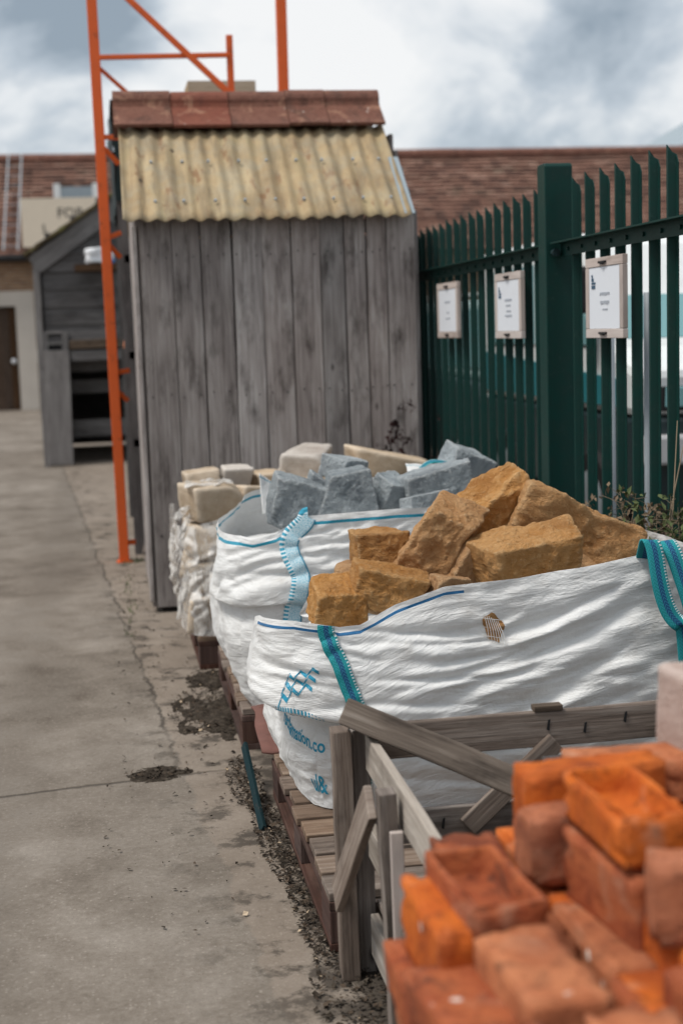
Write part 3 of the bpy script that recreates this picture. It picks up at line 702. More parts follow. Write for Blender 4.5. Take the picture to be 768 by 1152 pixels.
bm = nb()
box(bm, 1.2, 2.3, LY0 + .01, LY0 + .05, 0, 1.47); obj('doorway_side', bm, M['dark_wood'], ls)
obj('corner_post', one_board((LX0 - .005, LY0 - .03, 0), (LX0 - .005, LY0 - .03, 2.52), .075, .05, (0, 1, 0), seg=4, jit=.002), M['barge_wood'], ls, bevel=.004)
for s in (1, -1):
    xs = (LX0 - .06, .81) if s == 1 else (LX1 + .06, .81)
    obj('bargeboard', one_board((xs[0] + .03 * s, LY0 - .045, 2.36), (xs[1], LY0 - .045, 3.43), .22, .03, (0, -1, 0), seg=4, jit=.002), M['barge_wood'], ls, bevel=.004)
    bm = nb(); x0, z0, x1, z1 = xs[0] - .08 * s, 2.425, .81, 3.51
    NT = 12
    for k in range(NT):
        t0, t1 = k / NT, (k + 1.35) / NT
        board(bm, (x0 + (x1 - x0) * t0, 18.65, z0 + (z1 - z0) * t0 + .06), (x0 + (x1 - x0) * min(t1, 1.02), 18.65, z0 + (z1 - z0) * min(t1, 1.02) + .045), 3.2 + random.uniform(-.02, .05), .035, (0, 0, 1))
    obj('roof', bm, M['moss'], ls)
obj('lintel', one_board((LX0 + .33, LY0 - .02, 1.43), (1.3, LY0 - .02, 1.45), .10, .05, (0, 1, 0), seg=4, jit=.003), M['beam_wood'], ls, bevel=.004)
obj('lintel', one_board((LX0 + .33, LY0 - .015, 1.30), (1.3, LY0 - .015, 1.31), .12, .04, (0, 1, 0), seg=4, jit=.003), M['dark_wood'], ls, bevel=.004)
for z in (.42, 1.2): obj('cross_rail', one_board((LX0 + .3, LY0 + .35, z), (1.2, LY0 + .35, z + .01), .2, .03, (0, 1, 0)), M['dark_wood'], ls)
obj('cross_rail', one_board((LX0 + .3, LY0 + .5, .92), (1.2, LY0 + .5, .92), .16, .03, (0, 1, 0)), M['dark_wood'], ls)
dr = obj('door', one_board((-.585, LY0 - .05, .02), (-.565, LY0 - .05, 1.37), .285, .035, (0, 1, 0), seg=3, jit=.002), M['barge_wood'], ls, bevel=.004)
bm = nb(); box(bm, -.71, -.66, LY0 - .04, LY0 - .01, 1.37, 1.60); box(bm, -.50, -.43, LY0 - .04, LY0 - .01, 1.37, 1.60); box(bm, -.66, -.50, LY0 - .04, LY0 - .01, 1.44, 1.475); box(bm, -.66, -.50, LY0 - .04, LY0 - .01, 1.565, 1.60)
obj('door_vent_frame', bm, M['barge_wood'], dr)
obj('vent_dark_panel', one_box(-.66, -.50, LY0 - .004, LY0, 1.37, 1.565), M['black'], dr)  # black sheet painting the darkness of the small openings
tag(obj('shelf_plank', one_board((-.30, 16.95, 2.305), (.25, 16.95, 2.315), .35, .075, (0, 0, 1)), M['door_brown'], origin=(0, 16.95, 2.3)), 'brown plank fixed to the front of the dark weatherboarded shed', 'plank')
stone('plastic_bag', (-.02, 16.9, 2.44), (.28, .2, .19), (0, 0, 10), 'white_plastic', 15, 'crumpled white plastic bag on the brown plank beside the orange post', None, .25, 5, 10, 'bag')
stone('plastic_bag', (.09, 16.86, 2.375), (.14, .12, .09), (0, 20, 10), 'blue_plastic', 16, 'small blue plastic bag beside the white one on the brown plank', None, .25, 5, 8, 'bag')

# ------------------------------------------------------------------ long tiled building across the end of the lane
hb = thing('tiled_building', 'long old building with a clay tiled roof across the end of the yard', 'building', (5, 34, 0))
EY, RY, EZ, RZ = 31.4, 35.2, 3.22, 5.72
def tiled(y0, z0, y1, z1, x0, x1, courses, seed):
    bm = nb(); uv = bm.loops.layers.uv['UVMap']; rnd = random.Random(seed)
    L = math.hypot(y1 - y0, z1 - z0); NX = 120
    for k in range(courses):
        t0, t1 = k / courses, (k + 1.12) / courses
        wob = [rnd.uniform(-.010, .010) for _ in range(NX + 1)]
        lo_, hi_, un = [], [], []
        for i in range(NX + 1):
            x = x0 + (x1 - x0) * i / NX; sag = -.05 * math.sin(math.pi * (i / NX)) + .035 * noise.noise((x * .5, k * .3, seed))
            lo_.append(bm.verts.new((x, y0 + (y1 - y0) * t0, z0 + (z1 - z0) * t0 + .065 + wob[i] + sag)))
            un.append(bm.verts.new((x, y0 + (y1 - y0) * t0 + .01, z0 + (z1 - z0) * t0 + .02 + sag)))
            hi_.append(bm.verts.new((x, y0 + (y1 - y0) * min(t1, 1), z0 + (z1 - z0) * min(t1, 1) + .025 + sag)))
        for i in range(NX):
            xa, xb = x0 + (x1 - x0) * i / NX, x0 + (x1 - x0) * (i + 1) / NX
            for vs, us in (((lo_[i], lo_[i + 1], hi_[i + 1], hi_[i]), ((xa, k * .19 + .01), (xb, k * .19 + .01), (xb, k * .19 + .18), (xa, k * .19 + .18))),
                           ((un[i], un[i + 1], lo_[i + 1], lo_[i]), ((xa, k * .19 + .002),) * 2 + ((xb, k * .19 + .008),) * 2)):
                fc = bm.faces.new(vs)
                for l, q in zip(fc.loops, us): l[uv].uv = q
    return bm
rf = obj('roof', tiled(EY, EZ, RY, RZ, -14, 30, 24, 2), M['tiles'], hb)
obj('rear_roof', tiled(RY + 3.8, EZ, RY, RZ, -14, 30, 12, 3), M['tiles'], hb)
bm = nb(); tube(bm, [(-14 + i * .9, RY, RZ + .02 + .015 * noise.noise((i * .7, 2, 2))) for i in range(50)], .13, 8); obj('ridge', bm, M['terra_dull'], rf)
WY = 31.7
bm = nb()
box(bm, -14, -2.85, WY, WY + .3, 0, 3.35); box(bm, -1.62, 30, WY, WY + .3, 0, 3.35); box(bm, -2.85, -1.62, WY, WY + .3, 2.24, 3.35)
obj('front_wall', bm, M['wall_brick'], hb)
bm = nb(); prism(bm, [(WY + .31, 0), (38.5, 0), (38.5, 3.3), (RY, RZ - .1), (WY + .31, 3.3)], 'X', -13.8, -13.5); prism(bm, [(WY + .31, 0), (38.5, 0), (38.5, 3.3), (RY, RZ - .1), (WY + .31, 3.3)], 'X', 29.5, 29.8)
obj('gable_wall', bm, M['wall_brick'], hb)
bm = nb(); box(bm, -13.4, 29.4, 38.2, 38.49, 0, 3.3); obj('back_wall', bm, M['wall_brick'], hb)
bm = nb(); box(bm, -1.86, -1.46, WY - .05, WY - .003, 0, 2.56); box(bm, -3.1, -2.7, WY - .05, WY - .003, 0, 2.56); box(bm, -2.7, -1.86, WY - .05, WY - .003, 2.24, 2.56); box(bm, -1.46, -1.30, WY - .05, WY - .003, 1.0, 1.3)
obj('door_surround', bm, M['render_pale'], hb)
bm = nb()
for i in range(5): board(bm, (-2.62 + i * .17, WY + .12, .01), (-2.62 + i * .17, WY + .12, 2.22), .165, .04, (0, 1, 0))
dd = obj('door', bm, M['door_brown'], hb, bevel=.004)
bm = nb(); bmesh.ops.create_uvsphere(bm, u_segments=14, v_segments=8, radius=.06, matrix=Matrix.Translation((-1.96, WY + .05, 1.06))); obj('knob', bm, M['white_plastic'], dd, smooth=True)
bm = nb(); tube(bm, [(-14, EY - .02, EZ), (-.4, EY - .02, EZ + .02)], .075, 10); tube(bm, [(-1.18, EY, EZ), (-1.12, WY - .1, EZ - .35), (-1.12, WY - .1, 0)], .06, 10); obj('gutter', bm, M['black'], hb)
bm = nb(); box(bm, -.92, .05, 32.9, 33.9, 4.45, 4.95); dm = obj('dormer', bm, M['tiles'], rf)
bm = nb(); box(bm, -.80, -.10, 32.84, 32.895, 4.52, 4.86); obj('dormer_window', bm, M['lead'], dm)
bm = nb(); box(bm, -.95, -.80, 32.83, 32.895, 4.46, 4.93); box(bm, -.10, .06, 32.83, 32.895, 4.46, 4.93); obj('dormer_frame', bm, M['white_paint'], dm)
sg = thing('painted_sign', 'cream painted sign board with dark letters above the dark shed roof', 'sign', (-.5, 31.2, 3.5))
obj('board', one_box(-1.60, .9, 31.16, 31.2, 3.45, 4.46), M['cream_sign'], sg)
for x in (-1.4, .7): obj('post', one_box(x, x + .08, 31.205, 31.28, 0.0, 4.3), M['dark_wood'], sg)
def text_bm(txt, size, thick=.002, bold=0.0):
    cu = bpy.data.curves.new('t', 'FONT'); cu.body = txt; cu.size = size; cu.extrude = thick; cu.offset = bold; cu.resolution_u = 3
    o = bpy.data.objects.new('t', cu); COL.objects.link(o)
    bpy.context.view_layer.update()
    me = bpy.data.meshes.new_from_object(o.evaluated_get(bpy.context.evaluated_depsgraph_get()))
    bpy.data.objects.remove(o); bpy.data.curves.remove(cu)
    bm = bmesh.new(); bm.from_mesh(me); bpy.data.meshes.remove(me); return bm
def lettering(txt, size, origin, rotz, parent, mat, name='lettering'):
    bm = text_bm(txt, size)
    bm.transform(Matrix.Translation(Vector(origin)) @ Matrix.Rotation(rotz, 4, 'Z') @ Matrix.Rotation(R(90), 4, 'X'))
    return obj(name, bm, M[mat], parent)
lettering('FOR', .30, (-.86, 31.155, 4.05), 0, sg, 'lettering')
lettering('L', .30, (-1.18, 31.155, 3.72), 0, sg, 'lettering')
ld_ = thing('ladder', 'pale metal ladder lying up the tiled roof at the left edge', 'ladder', (-1.8, 31.0, 0))
def lpt(z): return 31.35 + (z - 3.3) * 1.52 - .12
for x in (-1.99, -1.69):
    obj('rail', one_board((x - .02, lpt(3.3), 3.4), (x, lpt(5.75) - .1, 5.85), .035, .03, (1, 0, 0)), M['grey_steel'], ld_)
for k in range(10):
    z = 3.5 + k * .25; obj('rung', one_board((-1.98, lpt(z - .1), z), (-1.70, lpt(z - .1), z), .018, .018, (0, 1, 0)), M['grey_steel'], ld_)
gb = thing('grey_roofed_building', 'grey roofed building just showing behind the tiled ridge at far right', 'building', (24, 52, 0))
obj('wall', one_box(18.8, 33, 48.5, 56, 0, 6.5), M['wall_brick'], gb)
bm = nb(); prism(bm, [(18.3, 6.5), (25.9, 10.6), (33.5, 6.5), (33.5, 6.3), (18.3, 6.3)], 'Y', 48, 56.5); obj('roof', bm, M['lead'], gb)

# ------------------------------------------------------------------ palisade fence
FX = 1.83
fc_ = thing('palisade_fence', 'dark green steel palisade fence with pointed pales and one tall post', 'fence', (FX, 5.58, 0))
def pale_bm(y, top):
    """W-section pale, three-point splayed head"""
    bm = nb()
    st = [(.035, -.052, 0.000), (.017, -.048, .002), (.0165, -.03, .004), (.010, 0.0, -.022), (-.004, -.018, -.022), (-.012, -.034, .002), (-.033, -.060, .000)]
    A, B, A2, B2 = [], [], [], []
    for dy, dz, dx in st:
        zt = top + dz
        A.append(bm.verts.new((FX + dx, y + dy, .05))); B.append(bm.verts.new((FX + dx, y + dy, zt)))
        A2.append(bm.verts.new((FX + dx + .0035, y + dy, .05))); B2.append(bm.verts.new((FX + dx + .0035, y + dy, zt)))
    n = len(st)
    for i in range(n - 1):
        bm.faces.new((A[i], A[i + 1], B[i + 1], B[i])); bm.faces.new((A2[i + 1], A2[i], B2[i], B2[i + 1])); bm.faces.new((B[i], B[i + 1], B2[i + 1], B2[i]))
    bm.faces.new((A[0], B[0], B2[0], A2[0])); bm.faces.new((A[-1], A2[-1], B2[-1], B[-1]))
    bmesh.ops.recalc_face_normals(bm, faces=bm.faces[:])
    return bm
P0 = obj('pale', pale_bm(5.385, 2.058), M['green'], fc_)
ys = [5.231 - .159 * i for i in range(14)] + [5.88 + .157 * i for i in range(17)]
ys = [5.72] + ys
for y in ys:
    c = P0.copy(); COL.objects.link(c); c.parent = fc_; c.location = (0, y - 5.385, random.uniform(-.004, .004)); c.rotation_euler = (random.uniform(-.003, .003), 0, 0)
def rail(y0, y1, z):
    bm = nb(); x = FX - .028
    prism(bm, [(x - .05, z), (x, z), (x, z - .055), (x - .006, z - .055), (x - .006, z - .006), (x - .05, z - .006)], 'Y', y0, y1)
    k = int((y1 - y0) / .158)
    for i in range(k): disc(bm, (x - .008, y0 + .08 + i * .158, z - .030), (1, 0, 0), .008, .012, 8)
    return bm
for y0, y1 in ((2.95, 5.50), (5.63, 8.6)):
    for z in (1.815, .42): obj('rail', rail(y0, y1, z), M['green'], fc_)
def ibeam(yc, top):
    bm = nb(); x0, x1, h = FX - .092, FX + .022, .05
    prism(bm, [(yc - h, 0), (yc + h, 0), (yc + h, top - .012), (yc + h - .012, top), (yc - h + .012, top), (yc - h, top - .012)], 'X', x0, x1)
    return bm
obj('post', ibeam(5.56, 2.125), M['green'], fc_, bevel=.004)
obj('post', ibeam(2.88, 2.125), M['green'], fc_, bevel=.004)
obj('post', ibeam(8.66, 2.125), M['green'], fc_, bevel=.004)
bm = nb(); disc(bm, (FX - .06, 5.485, 1.775), (0, 1, 0), .016, .03, 10); disc(bm, (FX - .02, 5.487, 1.775), (0, 1, 0), .013, .024, 10); obj('bolt', bm, M['van_dark'], fc_)

# notice boards wired to the fence
def notice(y0, y1, z0, z1, label, lines, logo):
    X = FX - .066
    t = thing('notice_board', label, 'notice board', (X, (y0 + y1) / 2, z0), 'framed notices wired to the fence')
    bm = nb(); fw = .033
    xm = X + .010
    board(bm, (xm, y0, z1 - fw / 2), (xm, y1, z1 - fw / 2), fw, .02, (1, 0, 0)); board(bm, (xm, y0, z0 + fw / 2), (xm, y1, z0 + fw / 2), fw, .02, (1, 0, 0))
    board(bm, (xm, y0 + fw / 2, z0 + fw + .001), (xm, y0 + fw / 2, z1 - fw - .001), fw, .0195, (1, 0, 0)); board(bm, (xm, y1 - fw / 2, z0 + fw + .001), (xm, y1 - fw / 2, z1 - fw - .001), fw, .0195, (1, 0, 0))
    obj('frame', bm, M['pale_wood'], t, bevel=.002)
    pp = obj('paper', one_box(X + .003, X + .006, y0 + fw + .001, y1 - fw - .001, z0 + fw + .001, z1 - fw - .001), M['paper'], t)
    ym = (y0 + y1) / 2
    for z in (z1 - .018, z0 + .018):
        bm = nb(); box(bm, X - .008, X - .001, ym - .035, ym + .035, z - .004, z + .004); box(bm, X - .010, X - .0005, ym - .012, ym + .012, z - .008, z - .0045); obj('clip', bm, M['black'], t)
    rnd = random.Random(int(y0 * 100)); bm = nb()
    for (dz, wd, h) in lines:                        # rows of small printed words, too small to read
        y = ym - wd / 2 - .012
        while y < ym + wd / 2 - .012:
            ww = rnd.uniform(.006, .013)
            prism(bm, [(y, z1 - dz), (y + ww, z1 - dz), (y + ww, z1 - dz - h * rnd.uniform(.6, 1)), (y, z1 - dz - h * rnd.uniform(.6, 1))], 'X', X + .001, X + .0025); y += ww + rnd.uniform(.003, .006)
    obj('printed_lines', bm, M['ink'], pp)
    if logo:
        bm = nb(); yl = y1 - fw - .03
        for dz, wd, h in ((.060, .012, .01), (.072, .022, .012), (.087, .042, .007), (.098, .038, .012)):
            prism(bm, [(yl, z1 - dz), (yl - wd, z1 - dz), (yl - wd, z1 - dz - h), (yl, z1 - dz - h)], 'X', X + .001, X + .0025)
        obj('printed_logo', bm, M['ink_blue'], pp)
    return t
notice(4.73, 5.115, 1.440, 1.728, 'wood framed notice hung right of the tall green post, nearest of three', [(.125, .09, .012), (.155, .08, .014), (.183, .05, .006)], True)
notice(5.955, 6.37, 1.438, 1.727, 'wood framed notice hung just left of the tall green post, middle of three', [(.115, .10, .012), (.140, .06, .009), (.165, .07, .008), (.185, .10, .010)], True)
notice(7.08, 7.52, 1.440, 1.725, 'wood framed notice closest to the plank shed, farthest of three', [(.095, .10, .010), (.15, .06, .008), (.18, .09, .008)], False)

# ------------------------------------------------------------------ vehicles in the yard behind the fence
def wheel(parent, c, r, wd):
    bm = nb(); tube(bm, [Vector(c) + Vector((dx, 0, 0)) for dx in (-wd / 2, -wd / 2 + .03, wd / 2 - .03, wd / 2)], [r - .03, r, r, r - .03], 28)
    o = obj('wheel', bm, M['black'], parent, smooth=False)
    bm = nb(); disc(bm, c, (1, 0, 0), r * .62, wd + .01, 20); obj('rim', bm, M['grey_steel'], o)
tr = thing('white_van', 'white van with a black grille and pale bumper parked behind the fence', 'van', (3.85, 8.9, 0))
bm = nb(); prism(bm, [(7.75, .95), (7.72, 1.22), (8.15, 1.34), (8.62, 1.97), (8.9, 2.06), (11.0, 2.06), (11.05, 1.9), (11.05, .95)], 'X', 2.95, 4.85); obj('body', bm, M['white_paint'], tr, bevel=.05)
bm = nb(); prism(bm, [(7.78, .40), (7.74, .945), (11.04, .945), (11.02, .40)], 'X', 2.96, 4.84); obj('lower_body', bm, M['van_dark'], tr, bevel=.03)
bm = nb(); prism(bm, [(7.700, .98), (7.695, 1.12), (7.735, 1.12), (7.74, .98)], 'X', 3.1, 4.7); obj('grille', bm, M['black'], tr)
bm = nb(); board(bm, (2.99, 7.70, .76), (4.81, 7.70, .76), .17, .10, (0, 1, 0)); obj('bumper', bm, M['chrome'], tr, bevel=.02)
bm = nb(); prism(bm, [(8.20, 1.385), (8.60, 1.905), (8.585, 1.915), (8.185, 1.395)], 'X', 3.08, 4.72); obj('windscreen', bm, M['glass'], tr)
bm = nb(); prism(bm, [(8.40, 1.36), (8.75, 1.86), (9.5, 1.90), (9.5, 1.36)], 'X', 2.935, 2.949); obj('side_window', bm, M['glass'], tr)
bm = nb(); prism(bm, [(9.62, 1.36), (9.62, 1.90), (10.8, 1.88), (10.8, 1.36)], 'X', 2.935, 2.949); obj('side_window', bm, M['glass'], tr)
bm = nb(); prism(bm, [(7.9, 1.0), (7.9, 1.16), (11.0, 1.30), (11.0, 1.0)], 'X', 2.937, 2.949); obj('side_stripe', bm, M['teal_paint'], tr)
obj('mirror', one_box(2.72, 2.90, 8.25, 8.36, 1.55, 1.83), M['black'], tr, bevel=.03)
bm = nb(); tube(bm, [(2.88, 8.32, 1.62), (3.0, 8.45, 1.50)], .02, 8); obj('mirror_arm', bm, M['black'], tr)
for x in (3.12, 4.52): obj('headlight', one_box(x, x + .22, 7.69, 7.745, 1.0, 1.12), M['glass'], tr, bevel=.01)
for y in (8.45, 10.4):
    for x in (3.04, 4.76): wheel(tr, (x, y, .36), .36, .22)
car = thing('estate_car', 'dark bodied estate car with pale upper half beyond the farthest fence pales', 'car', (3.9, 13.4, 0))
bm = nb(); prism(bm, [(11.45, .32), (11.40, .80), (11.55, 1.02), (15.4, 1.10), (15.55, .85), (15.5, .32)], 'X', 3.05, 4.85); obj('body', bm, M['van_dark'], car, bevel=.06)
bm = nb(); prism(bm, [(11.5, 1.02), (11.85, 1.72), (14.0, 1.74), (14.9, 1.09)], 'X', 3.14, 4.76); obj('cabin', bm, M['car_pale'], car, bevel=.05)
bm = nb(); prism(bm, [(11.85, 1.755), (13.9, 1.775), (13.9, 1.80), (11.85, 1.78)], 'X', 3.16, 4.74); obj('roof_highlight', bm, M['white_paint'], car)  # white strip painting the bright highlight along the car top
for a, b_ in (((11.75, 12.55)), ((12.65, 13.35)), ((13.42, 14.2))):
    bm = nb(); prism(bm, [(a, 1.14), (a + .03, 1.64), (b_ - (.25 if b_ > 14 else 0), 1.64), (b_ + (.05 if b_ > 14 else 0), 1.14)], 'X', 3.125, 3.139); obj('side_window', bm, M['glass'], car)
bm = nb(); prism(bm, [(11.56, 1.1), (11.80, 1.62), (11.785, 1.63), (11.545, 1.11)], 'X', 3.25, 4.65); obj('rear_window', bm, M['glass'], car)
for y in (12.2, 14.7):
    for x in (3.12, 4.78): wheel(car, (x, y, .31), .31, .2)
for k, (y, lb) in enumerate(((5.42, 'thin grey steel pole close behind the fence beside the tall green post'), (5.02, 'thin grey steel pole behind the fence under the nearest notice'))):
    bm = nb(); tube(bm, [(FX + .14, y, 0), (FX + .14, y, 1.60)], .017, 10); tag(obj('steel_pole', bm, M['grey_steel'], smooth=True, origin=(FX + .14, y, 0)), lb, 'pole')

# ------------------------------------------------------------------ pallets
def pallet(x0, y0, label, wx=1.0, ly=1.2, nb_=8, red=True, seed=1, h=.15):
    random.seed(seed)
    t = thing('wooden_pallet', label, 'pallet', (x0 + wx / 2, y0 + ly / 2, 0), 'wooden pallets along the lane')
    sm_ = M['pallet_red'] if red else M['beam_wood']; dm_ = M['deck_wood']
    pit = ly / nb_
    for i in range(nb_):
        y = y0 + pit * (i + .5); wd = pit - random.uniform(.014, .028)
        obj('deck_board', one_board((x0 + random.uniform(-.008, .008), y, h - .011 + random.uniform(-.002, .002)), (x0 + wx + random.uniform(-.01, .01), y + random.uniform(-.006, .006), h - .011), wd, .022, (0, 0, 1), seg=5, jit=.0015), dm_, t, bevel=.003)
    for x in (x0 + .05, x0 + wx / 2, x0 + wx - .05):
        obj('stringer', one_board((x, y0 + .005, h - .034), (x, y0 + ly - .005, h - .034), .10, .022, (0, 0, 1), seg=3, jit=.001), sm_, t, bevel=.002)
        obj('runner', one_board((x, y0 + .004, .011), (x, y0 + ly - .004, .011), .10, .022, (0, 0, 1), seg=3, jit=.001), sm_, t, bevel=.002)
        for y in (y0 + .075, y0 + ly / 2, y0 + ly - .075):
            obj('block', one_board((x, y - .07, (h - .045) / 2 + .011), (x, y + .07, (h - .045) / 2 + .011), .098, h - .069, (0, 0, 1)), sm_, t, bevel=.002)
    return t
PF = pallet(.462, 3.255, 'worn slatted pallet with red brown sides under the golden stone bag', 1.1, 1.22, 9, True, 3)
PB = pallet(.415, 5.00, 'red painted pallet under the bag of grey stones', 1.0, 1.12, 8, True, 5)
PW = pallet(.345, 6.30, 'brown pallet under the plastic wrapped cream stones', 1.1, .95, 7, True, 9)
bm = nb(); rows = []
for j in range(15):
    row = []
    for i in range(12):
        u, v = i / 11, j / 14
        row.append(bm.verts.new((.43 + u * .40 + .02 * noise.noise((u * 3, v * 3, 1)), 4.44 + v * .34, .150 + .018 * noise.noise((u * 4, v * 4, 7)) + (.06 * v) + .012)))
    rows.append(row)
for j in range(14):
    for i in range(11): bm.faces.new((rows[j][i], rows[j][i + 1], rows[j + 1][i + 1], rows[j + 1][i]))
o = obj('cloth_sheet', bm, M['pinkboard'], smooth=True, origin=(.5, 4.7, .15)); tag(o, 'dusty pink sheet lying between the two pallets under the bags', 'sheet')
sm = o.modifiers.new('Solid', 'SOLIDIFY'); sm.thickness = .008
tag(obj('painted_strip', one_board((.395, 4.15, .004), (.388, 4.62, .135), .026, .012, (-.9, -.2, .4), seg=4, jit=.001), M['strip_teal'], origin=(.39, 4.15, 0), bevel=.001), 'peeling teal painted strip of wood leaning against the pallet edge', 'strip')

# ------------------------------------------------------------------ bulk bags
class Bag:
    def __init__(s, cx, cy, a, b, z0, zt, n=4.0, NS=560, NV=120, taper=.06, taper_side=0.0, lipdown=.9, inward=(), pull=.14, crumple=.62, zb=None, bulge=.05, folds=(), lips=(), seed=1, amp=1.0):
        s.NS, s.NV = NS, NV
        th0 = math.atan2(-b, -a)
        # arc-length sampling of a superellipse, corners at integer s (front-left = 0, counter-clockwise)
        crn = [(-1, -1), (1, -1), (1, 1), (-1, 1)]
        pts = []
        def se(t):
            c, q = math.cos(t), math.sin(t)
            return np.array([cx + a * math.copysign(abs(c) ** (2 / n), c), cy + b * math.copysign(abs(q) ** (2 / n), q)])
        for k in range(4):
            t0 = math.pi * (1.25 + .5 * k); ts = np.linspace(t0, t0 + math.pi / 2, 1200)
            pp = np.array([se(t) for t in ts]); L = np.r_[0, np.cumsum(np.linalg.norm(np.diff(pp, axis=0), axis=1))]
            u = np.linspace(0, L[-1], NS // 4 + 1)[:-1]
            pts.append(np.c_[np.interp(u, L, pp[:, 0]), np.interp(u, L, pp[:, 1])])
        base = np.vstack(pts); S = np.arange(NS) / (NS / 4)
        seglen = np.linalg.norm(np.roll(base, -1, 0) - base, axis=1); arc = np.r_[0, np.cumsum(seglen)[:-1]]
        s.arc, s.total = arc, seglen.sum()
        tan = np.roll(base, -1, 0) - np.roll(base, 1, 0); tan /= np.linalg.norm(tan, axis=1)[:, None]
        nor = np.c_[tan[:, 1], -tan[:, 0]]
        V = np.linspace(0, 1, NV)[:, None]
        ztop = np.interp(S, [q[0] for q in zt], [q[1] for q in zt])[None, :]
        z0 = z0 if zb is None else np.interp(S, [q[0] for q in zb], [q[1] for q in zb])[None, :]
        Z = z0 + V * (ztop - z0)
        D = np.zeros((NV, NS))                         # outward offset
        ks = taper_side * np.exp(-(((S + 2) % 4 - 2 + .35) / .55) ** 2)[None, :]
        D += -(taper * np.exp(-(V / .2) ** 2)) - ks * np.exp(-(V / .30) ** 2) + bulge * np.sin(np.pi * np.clip(V, 0, 1) ** .9) - .02 * V ** 4
        DZ = np.zeros((NV, NS))
        for (si, wi, ai) in inward: D -= ai * (V ** 3) * np.exp(-(((S - si + 2) % 4 - 2) / wi) ** 2)[None, :]
        A = arc[None, :] + 0 * V
        # broad dents and cloth undulation
        for j in range(NV):
            for i in range(NS):
                p3 = Vector((base[i, 0] * 3.2, base[i, 1] * 3.2, Z[j, i] * 5.0 + seed))
                q3 = Vector((base[i, 0] * 7 + 9, base[i, 1] * 7, Z[j, i] * 17.0 + seed))
                D[j, i] += amp * (.017 * noise.fractal(p3, 1, 2, 3) + .0016 * noise.fractal(q3, .8, 2, 3))
        # crumpled facets: ridged noise drawn out along the pull of the cloth
        for j in range(NV):
            for i in range(NS):
                a_ = arc[i]; z_ = Z[j, i] - pull * a_
                w1 = noise.noise((a_ * 3, z_ * 6, seed + 5)) * .35
                r1 = 1 - 2 * abs(noise.noise((a_ * 3.1 + w1, z_ * 13 + w1, seed)))
                r2 = 1 - 2 * abs(noise.noise((a_ * 6.5 + w1 * 2, z_ * 26 + w1, seed + 3)))
                r3 = 1 - 2 * abs(noise.noise((a_ * 11 - z_ * 16, z_ * 12 + a_ * 6, seed + 8)))
                D[j, i] += crumple * (.0075 * r1 + .0038 * r2 + .0022 * r3)
        # creases: (s0, z0, s1, z1, width, depth); z in metres, s along the sides
        k4 = s.total / 4
        for (s0, q0, s1, q1, wd, dp) in folds:
            x0, x1 = s0 * k4, s1 * k4; dx, dz = x1 - x0, q1 - q0; L = math.hypot(dx, dz)
            for off in (-s.total, 0, s.total):
                px, pz = A + off - x0, Z - q0
                t = (px * dx + pz * dz) / (L * L); tcl = np.clip(t, 0, 1)
                per = (px * dz - pz * dx) / L + wd * .8 * np.sin(tcl * 5 + s0 * 7)
                end = np.exp(-(np.clip(np.abs(t - .5) - .36, 0, None) / .11) ** 2)
                D += dp * end * (-np.exp(-np.abs(per / wd) ** 1.3) + .5 * np.exp(-((per - 1.5 * wd) / (1.1 * wd)) ** 2))
        # sagging lips: (s_centre, s_width, [(s,z)...] , amount, drop)
        for (sc, sw, line, am, drop) in lips:
            sr = (S - sc + 2) % 4 - 2
            wgt = np.exp(-np.clip(np.abs(sr) - sw * .5, 0, None) ** 2 / (sw * .35) ** 2)[None, :]
            zl = np.interp(sr + sc, [q[0] for q in line], [q[1] for q in line])[None, :]
            e = Z - zl
            up = np.tanh(e / .009) * .5 + .5
            D += wgt * am * (up * np.exp(-np.clip(e, 0, None) / .12) - (1 - up) * np.exp(-np.clip(-e, 0, None) / .45) * lipdown)
            DZ += -wgt * drop * up * np.exp(-(np.clip(e, 0, None) / .045) ** 2)
        P = np.zeros((NV, NS, 3))
        P[:, :, 0] = base[None, :, 0] + nor[None, :, 0] * D; P[:, :, 1] = base[None, :, 1] + nor[None, :, 1] * D
        P[:, :, 2] = Z + DZ
        s.P = P; s.ztop = ztop; s.Z = Z; s.S = S; s.base = base
        dS = np.roll(P, -1, 1) - np.roll(P, 1, 1); dV = np.gradient(P, axis=0)
        N = np.cross(dS, dV); N /= np.linalg.norm(N, axis=2)[:, :, None] + 1e-9; s.N = N
    def at(s, ss, z, off=0.0):
        i = (ss % 4) * s.NS / 4; i0 = int(i) % s.NS; i1 = (i0 + 1) % s.NS; fi = i - int(i)
        zt = s.ztop[0, i0]; z0 = s.Z[0, i0]
        v = min(max((z - z0) / (zt - z0), 0), 1) * (s.NV - 1); j0 = min(int(v), s.NV - 2); fj = v - j0
        f4 = lambda G: (G[j0, i0] * (1 - fi) + G[j0, i1] * fi) * (1 - fj) + (G[j0 + 1, i0] * (1 - fi) + G[j0 + 1, i1] * fi) * fj
        n = Vector(f4(s.N)).normalized()
        return Vector(f4(s.P)) + n * off, n
    def mesh(s):
        bm = nb(); uv = bm.loops.layers.uv['UVMap']
        vs = [[bm.verts.new(s.P[j, i]) for i in range(s.NS)] for j in range(s.NV)]
        ar = list(s.arc) + [s.total]
        dep = s.ztop - s.Z
        for j in range(s.NV - 1):
            for i in range(s.NS):
                i2 = (i + 1) % s.NS
                fc = bm.faces.new((vs[j][i], vs[j][i2], vs[j + 1][i2], vs[j + 1][i]))
                for l, (u, q) in zip(fc.loops, ((ar[i], dep[j, i]), (ar[i + 1], dep[j, i2]), (ar[i + 1], dep[j + 1, i2]), (ar[i], dep[j + 1, i]))): l[uv].uv = (u, q)
        return bm
